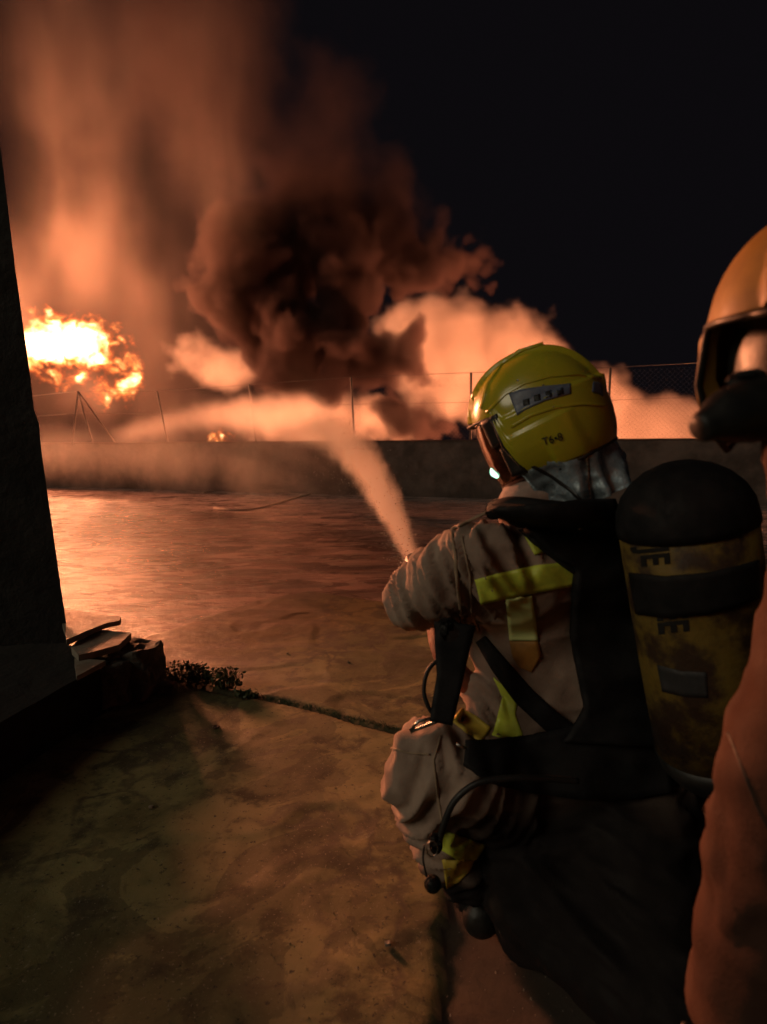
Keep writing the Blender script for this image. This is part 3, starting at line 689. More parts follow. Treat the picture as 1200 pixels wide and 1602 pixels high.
def text_on(name, body, x, y, hpx, ang, bvh, mat, parent, off=.0008, sx=1.0, bold=.03):
    cu = bpy.data.curves.new('t', 'FONT'); cu.body = body; cu.size = 1; cu.offset = bold; o = bpy.data.objects.new('t', cu); COL.objects.link(o)
    dg = bpy.context.evaluated_depsgraph_get(); dg.update(); me = bpy.data.meshes.new_from_object(o.evaluated_get(dg)); bpy.data.objects.remove(o)
    bm = bmesh.new(); bm.from_mesh(me); bmesh.ops.triangulate(bm, faces=bm.faces[:])
    bmesh.ops.subdivide_edges(bm, edges=[e for e in bm.edges if e.calc_length() > .2], cuts=2)
    ca, sa_ = math.cos(ang), math.sin(ang); O = Vector((0, 0, CAM_H))
    for v_ in bm.verts:
        px = x + (v_.co.x * sx * ca + v_.co.y * sa_) * hpx; py = y + (v_.co.x * sx * sa_ - v_.co.y * ca) * hpx
        r = ray(px, py).normalized(); h = bvh.ray_cast(O, r)
        v_.co = (h[0] - r * off) if h[0] is not None else O + r * 1.3
    return bm_obj(name, bm, mat, parent, smooth=False)

def make_helmet(root, Hc, fwd, up, s=1.0, cutz=-.084, jaw=-.098):
    """fire helmet: crested shell with a raised side plate, in a head frame (x forward, y left, z up)"""
    f = Vector(fwd).normalized(); l = Vector(up).cross(f).normalized(); u = f.cross(l).normalized()
    Mx = Matrix((f, l, u)).transposed(); T = lambda p: Vector(Hc) + Mx @ (Vector(p) * s)
    NA, NT = 144, 72
    def zcut(a):     # a azimuth from forward, 0..pi
        a = abs(a); t = min(1, max(0, (a - R(50)) / R(14))); t = t * t * (3 - 2 * t)
        return (.050 + .008 * math.cos(a * 2)) * (1 - t) + (jaw + .012 * max(0, (a - R(75)) / R(105))) * t
    def rad(d):
        ax, ay, az = (.148 if d.x > 0 else .142), .121, .152
        p = 2.25; r = (abs(d.x / ax) ** p + abs(d.y / ay) ** p + abs(d.z / az) ** p) ** (-1 / p)
        yy = abs(d.y * r)
        if d.z * r > -.0:                                   # crest from brow to nape
            w_ = max(0, min(1, (.030 - yy) / .003)); r += .011 * w_ * min(1, max(0, d.z * r / .03))
        zl = .036 + .10 * (-d.x * r) * .18 - .9 * max(0, d.x * r - .06) * .45      # line of the raised band
        t = max(0, min(1, (zl - d.z * r) / .003)); r += .0065 * t
        zl2 = zl - .042
        t = max(0, min(1, (zl2 - d.z * r) / .003)); r += .006 * t * (1 if d.x * r > -.06 else max(0, 1 - (-.06 - d.x * r) / .02))
        low = max(0, -d.z * r - .045); r -= low * .10 * (1 if d.x > 0 else -.55)   # flares at the nape
        return r
    def surf(a, z):  # point on the shell at azimuth a and height z
        th = math.atan2(z, .13)
        for _ in range(9):
            d = Vector((math.cos(a) * math.cos(th), math.sin(a) * math.cos(th), math.sin(th))); rr_ = rad(d); th += (z - d.z * rr_) / .15
        return d * rr_
    bm = bmesh.new(); rings = []
    for j in range(NT + 1):
        ring = []
        for i in range(NA):
            a = -math.pi + 2 * math.pi * i / NA; thc = math.atan2(zcut(a), .13 if abs(a) < R(60) else .12)
            th = math.pi / 2 + (thc - math.pi / 2) * (j / NT); d = Vector((math.cos(a) * math.cos(th), math.sin(a) * math.cos(th), math.sin(th)))
            ring.append(T(d * rad(d)))
        rings.append(ring)
    ins = [T((Matrix.Identity(3) @ ((Mx.transposed() @ (q - Vector(Hc))) / s)) * .955) for q in rings[-1]]
    rings.append(ins); ins2 = [Vector(Hc) + (q - Vector(Hc)) * .9 + Mx @ Vector((0, 0, .02)) for q in ins]; rings.append(ins2)
    vv = [[bm.verts.new(q) for q in r] for r in rings[1:]]; top = bm.verts.new(T(Vector((0, 0, 1)) * rad(Vector((0, 0, 1)))))
    for i in range(NA): bm.faces.new((top, vv[0][i], vv[0][(i + 1) % NA]))
    for j in range(len(vv) - 1):
        for i in range(NA): bm.faces.new((vv[j][i], vv[j + 1][i], vv[j + 1][(i + 1) % NA], vv[j][(i + 1) % NA]))
    return bm, T, surf, Mx, zcut

# ---------------- crouching firefighter
base = Vector((.42, 1.35, 0))
p1 = empty('person', base, 'crouching firefighter in yellow helmet and tan turnout suit aiming the water jet, seen from behind', 'person')
sh_l, sh_r = P(752, 880, 1.28), P(1040, 880, 1.36)
el_l, wr_l = P(655, 932, 1.36), P(664, 925, 1.62)
el_r, wr_r = P(1075, 1085, 1.5), P(760, 960, 1.74)
chest, waist, pelvis = P(895, 960, 1.37), P(910, 1110, 1.36), P(905, 1235, 1.34)
kn_l, an_l = P(664, 1205, 1.27), P(752, 1440, 1.36)
kn_r, an_r = P(850, 1450, 1.24), P(1060, 1560, 1.0); kn_r.z = .12; an_r.z = .10
an_l.z = max(.1, an_l.z)
bm = bmesh.new()
add_hull(bm, [(sh_l + Vector((.02, 0, -.02)), .078), (sh_r, .078), (P(860, 850, 1.33), .07), (P(960, 850, 1.34), .07), (chest + Vector((-.10, .06, 0)), .12), (chest + Vector((.10, .05, 0)), .12)])
add_hull(bm, [(chest + Vector((-.11, .05, 0)), .13), (chest + Vector((.11, .05, 0)), .13), (waist + Vector((-.08, .03, 0)), .135), (waist + Vector((.10, .03, 0)), .13)])
add_hull(bm, [(waist + Vector((-.06, .03, 0)), .135), (waist + Vector((.08, .03, 0)), .13), (pelvis + Vector((-.06, .02, 0)), .15), (pelvis + Vector((.09, .02, 0)), .15)])
add_hull(bm, [(P(865, 860, 1.34), .07), (P(858, 790, 1.33), .062)])
add_hull(bm, [(sh_l, .082), (P(700, 905, 1.31), .082)]); add_hull(bm, [(P(700, 905, 1.31), .082), (el_l, .070)])
add_hull(bm, [(el_l, .066), (wr_l, .048)])
add_hull(bm, [(sh_r, .08), (el_r, .07)]); add_hull(bm, [(el_r, .068), (P(980, 1060, 1.66), .055)]); add_hull(bm, [(P(980, 1060, 1.66), .055), (wr_r, .045)])
hipl, hipr = pelvis + Vector((-.09, .02, -.02)), pelvis + Vector((.11, .02, -.02))
add_hull(bm, [(hipl, .13), (kn_l + Vector((.06, 0, .0)), .105)]); add_hull(bm, [(kn_l + Vector((.07, 0, .0)), .10), (kn_l + Vector((-.005, 0, -.03)), .078), (kn_l + Vector((.005, 0, .04)), .066)])
add_hull(bm, [(kn_l + Vector((.01, 0, -.05)), .08), (P(712, 1330, 1.33), .075)]); add_hull(bm, [(P(712, 1330, 1.33), .072), (an_l, .072), (an_l + Vector((.03, 0, -.02)), .074)])
add_hull(bm, [(hipr, .15), (hipl, .12), (kn_r, .115)]); add_hull(bm, [(kn_r, .115), (kn_r + Vector((0, 0, -.02)), .10), (an_r, .085)]); add_hull(bm, [(hipr, .16), (kn_r, .09), (an_r, .085)])
add_hull(bm, [(P(830, 1060, 1.40), .08), (P(762, 1092, 1.36), .055)]); add_hull(bm, [(P(762, 1092, 1.36), .05), (P(738, 1140, 1.31), .035), (P(800, 1140, 1.33), .04)])
me = remesh(bm, .0075, 5)
bones = [(sh_l, el_l, .08, 34, 1.5), (el_l, wr_l, .06, 24, 1.2), (sh_r, el_r, .08, 22, 1.2), (chest, waist, .19, 9, .8), (waist, pelvis, .17, 16, 1.0),
         (hipl, kn_l, .12, 24, 1.6), (kn_l, an_l, .075, 26, 1.7), (hipr, kn_r, .12, 14, 1), (P(830, 1060, 1.40), P(738, 1140, 1.31), .05, 26, 1.2), (P(865, 860, 1.34), P(858, 790, 1.33), .06, 20, .6)]
fold_cloth(me, bones, .0115, 3)
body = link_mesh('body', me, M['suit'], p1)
sa_ = body.data.attributes.new('soot', 'FLOAT', 'POINT'); shade_vals = []  # attribute 'soot' holds the shade painted into the suit
for v_ in body.data.vertices:      # shade painted into the cloth: right leg, seat and lower shin darkened
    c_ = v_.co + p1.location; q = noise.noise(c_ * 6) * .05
    shade_vals.append(max(0, min(1, (.54 - c_.z + q) / .20)) * max(min(1, max(0, (.20 - c_.z + q) / .06)), min(1, (c_.x - (.17 if c_.z > .36 else .11) + q) / .09)))
sa_.data.foreach_set('value', shade_vals)
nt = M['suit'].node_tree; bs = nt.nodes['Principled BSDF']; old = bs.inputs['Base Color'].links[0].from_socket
at = nd(nt, 'ShaderNodeAttribute', attribute_name='soot'); lnk(nt, mixc(nt, at.outputs['Fac'], old, (.012, .009, .009)), bs.inputs['Base Color'])  # mixes the painted shade into the suit colour
bv = bvh_of(body)
# reflective tapes, seams, cuffs: children of the suit
def tape(name, pts, w_, mat, off=.001, th=.003, nu=26, nv=7, sm=2): return strip(name, pts, w_, bv, off, th, M[mat], p1, nu=nu, nv=nv, smooth_it=sm)
patch('reflective_band', [(743, 907, 752, 946), (780, 897, 787, 938), (840, 884, 846, 926), (890, 879, 894, 918), (914, 884, 900, 908)], bv, .002, .003, M['lime'], p1, nu=34, nv=8, smooth_it=3)
patch('reflective_band', [(791, 938, 832, 932), (794, 970, 838, 968), (797, 1002, 842, 1002)], bv, .005, .003, M['silver_tape'], p1, nu=20, nv=8, smooth_it=2)
patch('reflective_band', [(797, 1003, 842, 1003), (802, 1028, 847, 1028), (812, 1044, 832, 1052)], bv, .002, .003, M['orange_tape'], p1, nu=14, nv=8, smooth_it=2)
patch('reflective_band', [(814, 818, 822, 812), (822, 842, 866, 828), (836, 868, 868, 862)], bv, .002, .003, M['lime'], p1, nu=18, nv=7, smooth_it=2)
tape('seam', [(706, 832), (712, 870), (716, 920), (722, 965), (738, 1000), (758, 1022)], 5, 'seam', nv=3)
tape('seam', [(722, 838), (735, 900), (738, 960), (750, 990)], 3, 'seam', nv=3)
tape('seam', [(706, 828), (740, 812), (775, 795)], 4, 'seam', nv=3)
tape('seam', [(690, 1150), (678, 1190), (684, 1240), (692, 1290)], 3, 'seam', nv=3)
tape('seam', [(612, 1170), (640, 1178), (672, 1180)], 3, 'seam', nv=3)
patch('cuff_band', [(772, 1060, 810, 1092), (786, 1090, 806, 1118), (776, 1130, 818, 1150), (770, 1150, 810, 1160)], bv, .002, .003, M['lime'], p1, nu=20, nv=8, smooth_it=1)
patch('cuff_band', [(722, 1108, 706, 1128), (745, 1120, 728, 1145), (768, 1138, 752, 1162)], bv, .002, .003, M['yellow_cuff'], p1, nu=18, nv=8, smooth_it=1)
patch('trouser_band', [(697, 1300, 690, 1330), (725, 1310, 716, 1345), (760, 1322, 745, 1345)], bv, .002, .003, M['lime'], p1, nu=18, nv=8, smooth_it=1)
patch('trouser_band', [(692, 1345, 698, 1390), (720, 1345, 718, 1380), (742, 1345, 735, 1362)], bv, .002, .003, M['yellow_cuff'], p1, nu=16, nv=8, smooth_it=1)
def boot(name, ank, fwd, parent):
    bm = bmesh.new(); f = Vector(fwd).normalized(); z0 = Vector((ank.x, ank.y, .05))
    add_hull(bm, [(ank + Vector((0, 0, .03)), .062), (z0, .05)]); add_hull(bm, [(z0 - f * .05, (.045, .045, .048)), (z0 + f * .17 - Vector((0, 0, .005)), (.045, .045, .043)), (ank + f * .03, .05)])
    return link_mesh(name, remesh(bm, .009, 4), M['boot'], parent)
boot('boot', an_l, (.15, 1, 0), p1); boot('boot', Vector((an_r.x + .03, an_r.y - .1, .10)), (-.1, -.9, 0), p1)
def hand(name, wr, grip_c, axis_, parent, mat=None, side=1):
    """gloved hand: palm, four curled fingers and a thumb closing round a bar at grip_c along axis_"""
    bm = bmesh.new(); ax = Vector(axis_).normalized(); out = (Vector(wr) - Vector(grip_c)); out = (out - ax * out.dot(ax)).normalized(); s_ = ax.cross(out)
    rb = .034
    for k, (o_, L) in enumerate(((-.034, .85), (-.011, 1.0), (.012, .95), (.034, .8))):
        pts = []
        for j in range(5):
            a = R(35 + j * 52 * L); pts.append(Vector(grip_c) + ax * o_ + (out * math.cos(a) + s_ * side * math.sin(a)) * rb)
        for a_, b_ in zip(pts[:-1], pts[1:]): add_hull(bm, [(a_, .0098), (b_, .0092)], 8)
    pc = Vector(grip_c) + out * (rb + .004)
    add_hull(bm, [(pc + ax * .03, .016), (pc - ax * .032, .016), (pc + out * .05 + ax * .024, .018), (pc + out * .05 - ax * .022, .018)], 10)
    tpts = [pc + out * .035 + ax * .03, pc + out * .01 + ax * .052, Vector(grip_c) + ax * .055 - s_ * side * .034, Vector(grip_c) + ax * .04 - s_ * side * .03 - out * .022]
    for a_, b_ in zip(tpts[:-1], tpts[1:]): add_hull(bm, [(a_, .0125), (b_, .011)], 8)
    add_hull(bm, [(pc + out * .05, .026), (Vector(wr), .04)], 10)
    return link_mesh(name, remesh(bm, .004, 2), mat or M['rubber'], parent)
jd_ = (jp[1] - jp[0]).normalized()
nz0 = jp[0] - jd_ * .02                                         # nozzle tip
g1 = nz0 - jd_ * .16; g2 = nz0 - jd_ * .34
hand('glove', wr_l, g1, jd_, p1); hand('glove', wr_r, g2, jd_, p1, side=-1)
fh = empty('fire_hose', g2, 'fire hose with branch nozzle held in the gloved hands behind the left sleeve', 'fire hose')
bm = bmesh.new(); add_tube(bm, [nz0 - jd_ * .12, nz0 - jd_ * .05, nz0 - jd_ * .045, nz0], [.022, .022, .030, .028], 20); bm_obj('nozzle', bm, M['rubber'], fh)
bm = bmesh.new(); add_tube(bm, [nz0 - jd_ * .40, nz0 - jd_ * .12], .019, 16); bm_obj('grip_pipe', bm, M['metal'], fh)
tube_obj('hose', [nz0 - jd_ * .40, nz0 - jd_ * .55 + Vector((.06, 0, -.1)), P(960, 1180, 1.78), G(1050, 1560, .04) + Vector((.15, .35, 0)), Vector((1.3, 1.2, .035)), Vector((1.9, .4, .035)), Vector((2.3, -.8, .035))], .026, M['hose'], fh, 50, 12)

# head, helmet
Hc = P(848, 660, 1.33); fw = (-.88, .34, -.44); up_ = (-.40, .14, 1)
bm, T, surf, Mx, zc = make_helmet(p1, Hc, fw, up_, .935, jaw=-.112)
hel = bm_obj('helmet', bm, M['helmet'], p1); hb_ = bvh_of(hel)
def hp(f_, l_, u_): return T((f_, l_, u_))
bm = bmesh.new()
add_hull(bm, [(hp(.0, 0, .03), (.095, .095, .095)), (hp(-.02, 0, -.03), .085), (hp(.045, 0, -.06), .06)]); add_hull(bm, [(hp(.05, 0, -.04), .055), (hp(.062, 0, -.10), .032)])
add_hull(bm, [(hp(.09, 0, .0), .03), (hp(.108, 0, -.045), .012), (hp(.09, .012, -.05), .012), (hp(.09, -.012, -.05), .012)], 8)   # nose
add_hull(bm, [(hp(.088, .018, -.078), .010), (hp(.088, -.018, -.078), .010)], 8); add_hull(bm, [(hp(.085, .016, -.092), .010), (hp(.085, -.016, -.092), .010)], 8)  # lips
add_hull(bm, [(hp(-.01, 0, -.06), .062), (P(862, 800, 1.34), .062)])
head = link_mesh('head', remesh(bm, .005, 4), M['skin'], p1)
for sy in (.032, -.032):
    bm = bmesh.new(); add_hull(bm, [(hp(.088, sy, -.005), .012)]); bm_obj('eye', bm, M['ink'], head)
bm = bmesh.new()   # knitted hood over neck and jaw
add_hull(bm, [(hp(.02, 0, -.05), .085), (hp(.058, .0, -.093), .040), (hp(-.03, 0, -.06), .08)]); add_hull(bm, [(hp(-.01, 0, -.07), .078), (P(862, 805, 1.34), .078), (P(830, 800, 1.32), .07)])
mh = remesh(bm, .006, 3); fold_cloth(mh, [(hp(.0, 0, -.04), P(862, 805, 1.34), .07, 40, 1)], .004, 8)
link_mesh('flash_hood', mh, M['hood'], p1)
# breathing mask: lens, frame, connector
mask = bm = bmesh.new()
def arc_surface(bm, a0, a1, z0, z1, rx, ry, nu=30, nv=14, bulge=0.0, thick=.004, cz=0.0):
    g_ = {}
    for i in range(nu):
        for j in range(nv):
            a = R(a0 + (a1 - a0) * i / (nu - 1)); t = j / (nv - 1); z = z0 + (z1 - z0) * t; k = 1 - bulge * (2 * t - 1) ** 2
            for q, th in ((0, 0), (1, -thick)): g_[i, j, q] = bm.verts.new(T(((rx + th) * k * math.cos(a), (ry + th) * k * math.sin(a), z)))
    for i in range(nu - 1):
        for j in range(nv - 1):
            bm.faces.new((g_[i, j, 0], g_[i + 1, j, 0], g_[i + 1, j + 1, 0], g_[i, j + 1, 0])); bm.faces.new((g_[i, j, 1], g_[i, j + 1, 1], g_[i + 1, j + 1, 1], g_[i + 1, j, 1]))
    for i in range(nu - 1):
        for j in (0, nv - 1): bm.faces.new((g_[i, j, 0], g_[i, j, 1], g_[i + 1, j, 1], g_[i + 1, j, 0]))
    for j in range(nv - 1):
        for i in (0, nu - 1): bm.faces.new((g_[i, j, 0], g_[i, j + 1, 0], g_[i, j + 1, 1], g_[i, j, 1]))
arc_surface(bm, -63, 63, -.100, .060, .147, .112, bulge=.07); visor = bm_obj('visor', bm, M['visor'], p1)
bm = bmesh.new(); arc_surface(bm, 44, 64, -.012, .050, .151, .124, 10, 8, 0, .012); bm_obj('visor_pivot', bm, M['rubber'], visor)
bm = bmesh.new(); arc_surface(bm, -62, -40, -.030, .030, .150, .122, 10, 8, 0, .012); bm_obj('visor_pivot', bm, M['rubber'], visor)
bm = bmesh.new(); arc_surface(bm, 50, 66, -.085, -.018, .146, .121, 10, 8, 0, .012); bm_obj('ear_guard', bm, M['rubber'], p1)
bm = bmesh.new(); add_hull(bm, [(hp(.105, .03, -.075), .022), (hp(.085, .055, -.085), .020), (hp(.105, -.03, -.075), .022), (hp(.115, 0, -.10), .026), (hp(.09, 0, -.115), .03)]); mk = link_mesh('breathing_mask', remesh(bm, .004, 3), M['visor'], p1)
bm = bmesh.new(); add_hull(bm, [(hp(.138, .035, -.055), (.006, .006, .010)), (hp(.132, .045, -.066), .006)]); bm_obj('indicator_light', bm, M['hud'], mk)
# trims on the helmet
hs = hel
def hpatch(name, rows, mat, **kw): return patch(name, rows, hb_, .0006, .0016, M[mat], hs, **kw)
hpatch('side_sticker', [(796, 616, 809, 650), (815, 609, 822, 641), (850, 604, 853, 627), (893, 600, 893, 616)], 'stripe', nu=30, nv=8)
for x_, y_ in ((823, 630), (840, 623), (858, 617), (876, 613)):
    patch('sticker_square', [(x_ - 5, y_ - 4, x_ - 4, y_ + 6), (x_ + 5, y_ - 7, x_ + 6, y_ + 3)], hb_, .0018, .001, M['ink'], hs, nu=4, nv=4)
def rib(pts, w_): strip('ridge', pts, w_, hb_, -.0006, .0045, M['helmet'], hs, nu=40, nv=5)
rib([(752, 640), (762, 600), (785, 568), (815, 548), (850, 537)], 5)
rib([(762, 646), (790, 617), (820, 600), (860, 589), (905, 585), (940, 592)], 4)
rib([(800, 668), (830, 650), (870, 637), (910, 632), (948, 634)], 4)
hpatch('rear_sticker', [(928, 597, 926, 613), (936, 598, 936, 616), (941, 601, 943, 620)], 'stripe', nu=8, nv=8)
text_on('lettering', 'T6\u20228', 850, 697, 17, R(-16), hb_, M['ink'], hs, off=.002, bold=.008)
for x_, y_ in ((810, 595), (866, 637), (850, 603)):
    h = hb_.ray_cast(Vector((0, 0, CAM_H)), ray(x_, y_).normalized()); bm = bmesh.new(); add_hull(bm, [(h[0], .0022)], 8); bm_obj('rivet', bm, M['metal'], hs)
bm = bmesh.new()   # rubber edge round the shell
rim = []
for i in range(97):
    a = -math.pi + 2 * math.pi * i / 96; q = surf(a, zc(a)); rim.append(T(q))
add_tube(bm, rim, .0032, 6, False); bm_obj('edge_trim', bm, M['rubber'], hs)
# aluminised curtain
bm = bmesh.new(); NU, NV = 90, 22; g_ = {}
for i in range(NU):
    a = R(52 + (308 - 52) * i / (NU - 1)); top = surf(a if a < math.pi else a - 2 * math.pi, -.078) * .955
    for j in range(NV):
        t = j / (NV - 1); fold = .017 * math.sin(a * 8 + t * 4 + 2.5 * math.sin(a * 3)) * t + .007 * noise.noise(Vector((a * 4, t * 5, 2))) + .004 * noise.noise(Vector((a * 14, t * 9, 2)))
        k = (1 - .10 * t + fold * 7) * (1 - .10 * max(0, -math.cos(a))); g_[i, j] = bm.verts.new(T((top.x * k - .012 * t, top.y * k, top.z - .125 * t * (1 - .25 * max(0, math.cos(a))))))
for i in range(NU - 1):
    for j in range(NV - 1): bm.faces.new((g_[i, j], g_[i + 1, j], g_[i + 1, j + 1], g_[i, j + 1]))
bmesh.ops.solidify(bm, geom=bm.faces[:], thickness=.0015)
cur = bm_obj('neck_curtain', bm, M['silver'], p1)
cb = bvh_of(cur)
strip('curtain_edge', [(917, 695), (921, 740), (926, 788)], 4, cb, .001, .002, M['metal'], cur, nu=12, nv=3)
strip('curtain_edge', [(820, 722), (862, 745), (890, 765), (912, 785)], 5, cb, .001, .003, M['rubber'], cur, nu=16, nv=3)
bm = bmesh.new(); add_tube(bm, spline([P(930, 695, 1.27), P(942, 715, 1.26), P(962, 752, 1.25), P(955, 762, 1.25), P(942, 742, 1.26), P(928, 705, 1.27)], 24), .0022, 6); bm_obj('strap_loop', bm, M['seam'], p1)
# collar
bm = bmesh.new(); cpts = [P(772, 800, 1.24), P(800, 790, 1.20), P(860, 796, 1.17), P(920, 800, 1.19), P(955, 800, 1.27), P(930, 790, 1.42), P(850, 785, 1.46), P(785, 790, 1.40)]
cs = spline(cpts + [cpts[0]], 60); add_tube(bm, cs, .017, 10, False)
col_ = bm_obj('collar', bm, M['black'], p1)

# ---------------- breathing apparatus on his back
ba = empty('breathing_apparatus', P(900, 1150, 1.2), 'black harness and dirty yellow air cylinder carried on the crouching firefighter back', 'breathing apparatus')
A0, A1 = P(1072, 812, 1.12), P(1122, 1165, 1.14); ca_ = (A1 - A0).normalized(); cr_ = .114
bm = bmesh.new(); add_tube(bm, [A0 - ca_ * .0, A0 + (A1 - A0) * .25, A0 + (A1 - A0) * .6, A1], [cr_, cr_ * 1.0, cr_ * .99, cr_ * .96], 48)
cyl = bm_obj('air_cylinder', bm, M['cylinder'], ba); cyb = bvh_of(cyl)
bm = bmesh.new(); dp = [A0 - ca_ * (cr_ * .92 * math.sin(R(a))) for a in (-8, 0, 15, 30, 45, 60, 75, 86)]
add_tube(bm, dp, [cr_ * 1.03 * math.cos(R(a)) if a > 0 else cr_ * 1.03 for a in (-8, 0, 15, 30, 45, 60, 75, 86)], 40); bm_obj('cylinder_shoulder', bm, M['black'], ba)
bm = bmesh.new(); dp = [A1 + ca_ * (cr_ * .8 * math.sin(R(a))) for a in (0, 20, 40, 60, 80)]
add_tube(bm, dp, [cr_ * .97 * math.cos(R(a)) for a in (0, 20, 40, 60, 80)], 40); bm_obj('cylinder_base', bm, M['rubber'], ba)
bm = bmesh.new(); add_tube(bm, [A1 + ca_ * .08, A1 + ca_ * .14], [.03, .026], 14); bm_obj('valve', bm, M['metal'], ba)
patch('cylinder_strap', [(985, 896, 996, 960), (1040, 902, 1045, 966), (1110, 896, 1112, 960), (1160, 884, 1162, 946), (1186, 876, 1186, 935)], cyb, .003, .006, M['black'], ba, nu=30, nv=8)
patch('cylinder_label', [(1028, 1040, 1036, 1082), (1065, 1050, 1068, 1090), (1105, 1052, 1108, 1092)], cyb, .001, .001, M['label'], cyl, nu=16, nv=6)
text_on('lettering', 'JE', 1002, 858, 62, R(84), cyb, M['ink'], cyl, off=.0015, sx=.62)
text_on('lettering', 'EE', 1028, 952, 66, R(84), cyb, M['ink'], cyl, off=.0015, sx=.62)
bvb = bvh_of(body, col_)
patch('backplate', [(768, 792, 958, 786), (805, 815, 968, 810), (835, 840, 975, 835), (862, 868, 982, 865), (902, 890, 990, 890), (897, 940, 1000, 940), (893, 1000, 1015, 1000), (905, 1060, 1030, 1060), (915, 1110, 1045, 1120), (880, 1160, 1060, 1170)], bvb, .022, .022, M['black'], ba, nu=60, nv=16, smooth_it=8, dmax=1.7)
patch('shoulder_strap', [(758, 800, 785, 790), (790, 812, 830, 796), (818, 836, 870, 812), (850, 862, 905, 835), (900, 900, 940, 870)], bvb, .012, .008, M['black'], ba, nu=30, nv=8, smooth_it=3)
patch('waist_belt', [(728, 1160, 726, 1196), (770, 1158, 765, 1225), (830, 1150, 825, 1240), (900, 1135, 900, 1250), (980, 1130, 985, 1250), (1040, 1130, 1050, 1240)], bv, .012, .014, M['black'], ba, nu=40, nv=10, smooth_it=6)
strip('waist_strap', [(752, 1000), (780, 1040), (820, 1090), (862, 1128), (905, 1160)], [16, 26, 32, 34, 34], bv, .006, .006, M['black'], ba, nu=30, nv=5, smooth_it=4)
strip('chest_strap', [(712, 975), (708, 1010), (704, 1060), (696, 1100), (690, 1132)], [66, 56, 42, 40, 36], None, 0, .012, M['black'], ba, nu=22, nv=6, depth=1.27)
bm = bmesh.new(); add_hull(bm, [(P(700, 985, 1.22), .024), (P(722, 1000, 1.22), .022), (P(706, 1010, 1.22), .024), (P(686, 992, 1.22), .008)]); bm_obj('buckle', bm, M['rubber'], ba)
bm = bmesh.new(); add_tube(bm, [P(642, 1143, 1.19), P(655, 1128, 1.19), P(682, 1122, 1.19), P(683, 1129, 1.19), P(642, 1145, 1.19)], .0035, 8); bm_obj('strap_end', bm, M['metal'], ba)
tube_obj('cord', [P(700, 1022, 1.22), P(672, 1045, 1.21), P(663, 1078, 1.2), P(670, 1105, 1.19), P(684, 1126, 1.19)], .0045, M['rubber'], ba)
tube_obj('pressure_hose', [P(905, 1222, 1.12), P(850, 1218, 1.12), P(790, 1218, 1.12), P(745, 1226, 1.12), P(712, 1252, 1.12), P(696, 1285, 1.12), P(686, 1318, 1.12)], .0062, M['rubber'], ba, 40, 10)
gq = P(682, 1322, 1.12); bm = bmesh.new(); add_hull(bm, [(gq, (.013, .012, .018)), (gq + Vector((-.002, 0, .012)), .011)]); gg = bm_obj('pressure_gauge', bm, M['rubber'], ba)
bm = bmesh.new(); add_tube(bm, [gq + Vector((-.008 + .0105 * math.cos(a_ / 10 * 6.283), -.011, .016 * math.sin(a_ / 10 * 6.283))) for a_ in range(11)], .0014, 5, False); bm_obj('gauge_rim', bm, M['metal'], gg)
tube_obj('cord', [P(664, 1322, 1.12), P(662, 1345, 1.12), P(668, 1372, 1.12)], .002, M['rubber'], ba, 12, 6)
bm = bmesh.new(); add_hull(bm, [(P(677, 1383, 1.12), .0165)]); bm_obj('rubber_ball', bm, M['rubber'], ba)
for x_, y_, d_ in ((908, 827, 1.12),):
    h = bvh_of(bpy.data.objects['backplate']).ray_cast(Vector((0, 0, CAM_H)), ray(x_, y_).normalized()); q = h[0] if h[0] else P(x_, y_, d_)
    bm = bmesh.new(); add_hull(bm, [(q, .0055)], 10); bm_obj('snap_stud', bm, M['metal'], ba)
h_ = P(725, 1166, 1.12); bm = bmesh.new(); add_tube(bm, [P(714, 1164, 1.13), P(730, 1171, 1.13)], .003, 6); bm_obj('belt_buckle', bm, M['metal'], ba)

# ---------------- second firefighter, cropped by the right edge, close to the camera
p2 = empty('person', (.62, .62, 0), 'close firefighter in orange lit helmet and mask, cut off by the right edge', 'person')
H2 = P(1312, 545, .70)
bm, T, surf, Mx, zc = make_helmet(p2, H2, (-.70, -.66, -.22), (-.2, -.15, 1), 1.0)
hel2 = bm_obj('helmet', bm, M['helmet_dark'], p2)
bm = bmesh.new(); rim = [T(surf(-math.pi + 2 * math.pi * i / 96, zc(-math.pi + 2 * math.pi * i / 96))) for i in range(97)]
add_tube(bm, rim, .004, 6, False); bm_obj('edge_trim', bm, M['rubber'], hel2)
bm = bmesh.new()
add_hull(bm, [(hp(.0, 0, .03), (.095, .095, .095)), (hp(-.02, 0, -.03), .085), (hp(.045, 0, -.06), .06)]); add_hull(bm, [(hp(.05, 0, -.04), .055), (hp(.062, 0, -.10), .032)])
add_hull(bm, [(hp(.09, 0, .0), .03), (hp(.108, 0, -.045), .012), (hp(.09, .012, -.05), .012), (hp(.09, -.012, -.05), .012)], 8)
head2 = link_mesh('head', remesh(bm, .005, 4), M['skin'], p2)
for sy in (.032, -.032):
    bm = bmesh.new(); add_hull(bm, [(hp(.088, sy, -.005), .012)]); bm_obj('eye', bm, M['ink'], head2)
bm = bmesh.new(); arc_surface(bm, -60, 60, -.075, .04, .128, .104, bulge=.1)
mk2 = bm_obj('breathing_mask', bm, M['rubber'], p2)
bm = bmesh.new(); arc_surface(bm, 44, 60, .005, .04, .142, .118, 8, 6, 0, .01); bm_obj('visor_bracket', bm, M['skin'], mk2)
sn = [P(1190, 640, .60), P(1150, 648, .585), P(1118, 660, .575), P(1092, 672, .57)]
bm = bmesh.new(); add_tube(bm, spline(sn, 16), [.030, .030, .03, .029, .028, .027, .026, .025, .024, .022, .02, .018, .016, .015, .014, .013, .011], 16); bm_obj('mask_snout', bm, M['rubber'], mk2)
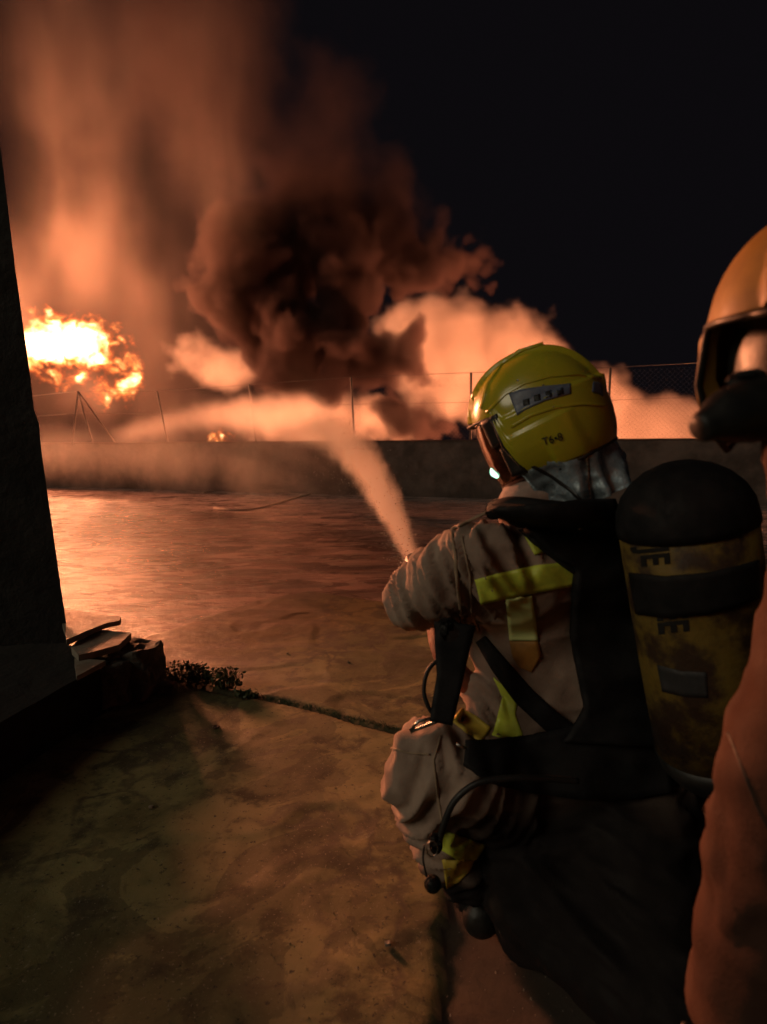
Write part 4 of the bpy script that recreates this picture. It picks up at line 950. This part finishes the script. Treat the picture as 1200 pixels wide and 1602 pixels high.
bm = bmesh.new(); add_hull(bm, [(P(1165, 600, .6), (.018, .012, .012)), (P(1180, 596, .62), .012)]); bm_obj('exhale_valve', bm, M['label'], mk2)
bm = bmesh.new()
add_hull(bm, [(H2 + Vector((0, 0, -.10)), .07), (H2 + Vector((.03, 0, -.2)), .075)])
s2l, s2r = P(1352, 905, .70), P(1352, 905, .70) + Vector((.36, -.12, .0))
h2l, h2r = Vector((.56, .66, .42)), Vector((.84, .58, .42))
add_hull(bm, [(s2l, .085), (s2r, .085), (H2 + Vector((.05, 0, -.19)), .07)])
add_hull(bm, [(s2l + Vector((.02, 0, -.03)), .11), (s2r + Vector((-.02, 0, -.03)), .11), (h2l, .14), (h2r, .14)])
e2 = P(1265, 1230, .62); w2 = P(1215, 1570, .66)
add_hull(bm, [(s2l, .09), (e2, .088)]); add_hull(bm, [(e2, .088), (w2, .095)])
k2l, k2r = Vector((.70, .92, .42)), Vector((1.0, .90, .38)); a2l, a2r = Vector((.74, .62, .1)), Vector((1.0, .55, .1))
add_hull(bm, [(h2l, .13), (k2l, .09)]); add_hull(bm, [(h2r, .13), (k2r, .09)]); add_hull(bm, [(k2l, .085), (a2l, .065)]); add_hull(bm, [(k2r, .085), (a2r, .065)])
add_hull(bm, [(s2r, .085), (s2r + Vector((.1, .1, -.26)), .075)]); add_hull(bm, [(s2r + Vector((.1, .1, -.26)), .075), (s2r + Vector((.0, .3, -.30)), .055)])
mb = remesh(bm, .010, 8); fold_cloth(mb, [(s2l, e2, .09, 14, 1), (e2, w2, .08, 14, 1), (s2l, h2l, .2, 9, 1), (h2l, k2l, .1, 12, 1), (k2l, a2l, .07, 14, 1)], .006, 5)
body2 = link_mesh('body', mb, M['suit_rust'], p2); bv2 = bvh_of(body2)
strip('seam', [(1138, 1145), (1160, 1200), (1185, 1265), (1215, 1320)], 3, bv2, .0005, .001, M['boot'], p2, nu=20, nv=3)
hand('glove', w2, w2 + Vector((-.02, .06, -.10)), (1, .2, 0), p2); boot('boot', a2l, (-.3, 1, 0), p2); boot('boot', a2r, (-.2, 1, 0), p2)
q_ = s2r + Vector((.0, .3, -.30)); hand('glove', q_, q_ + Vector((-.05, .08, 0)), (0, 0, 1), p2)
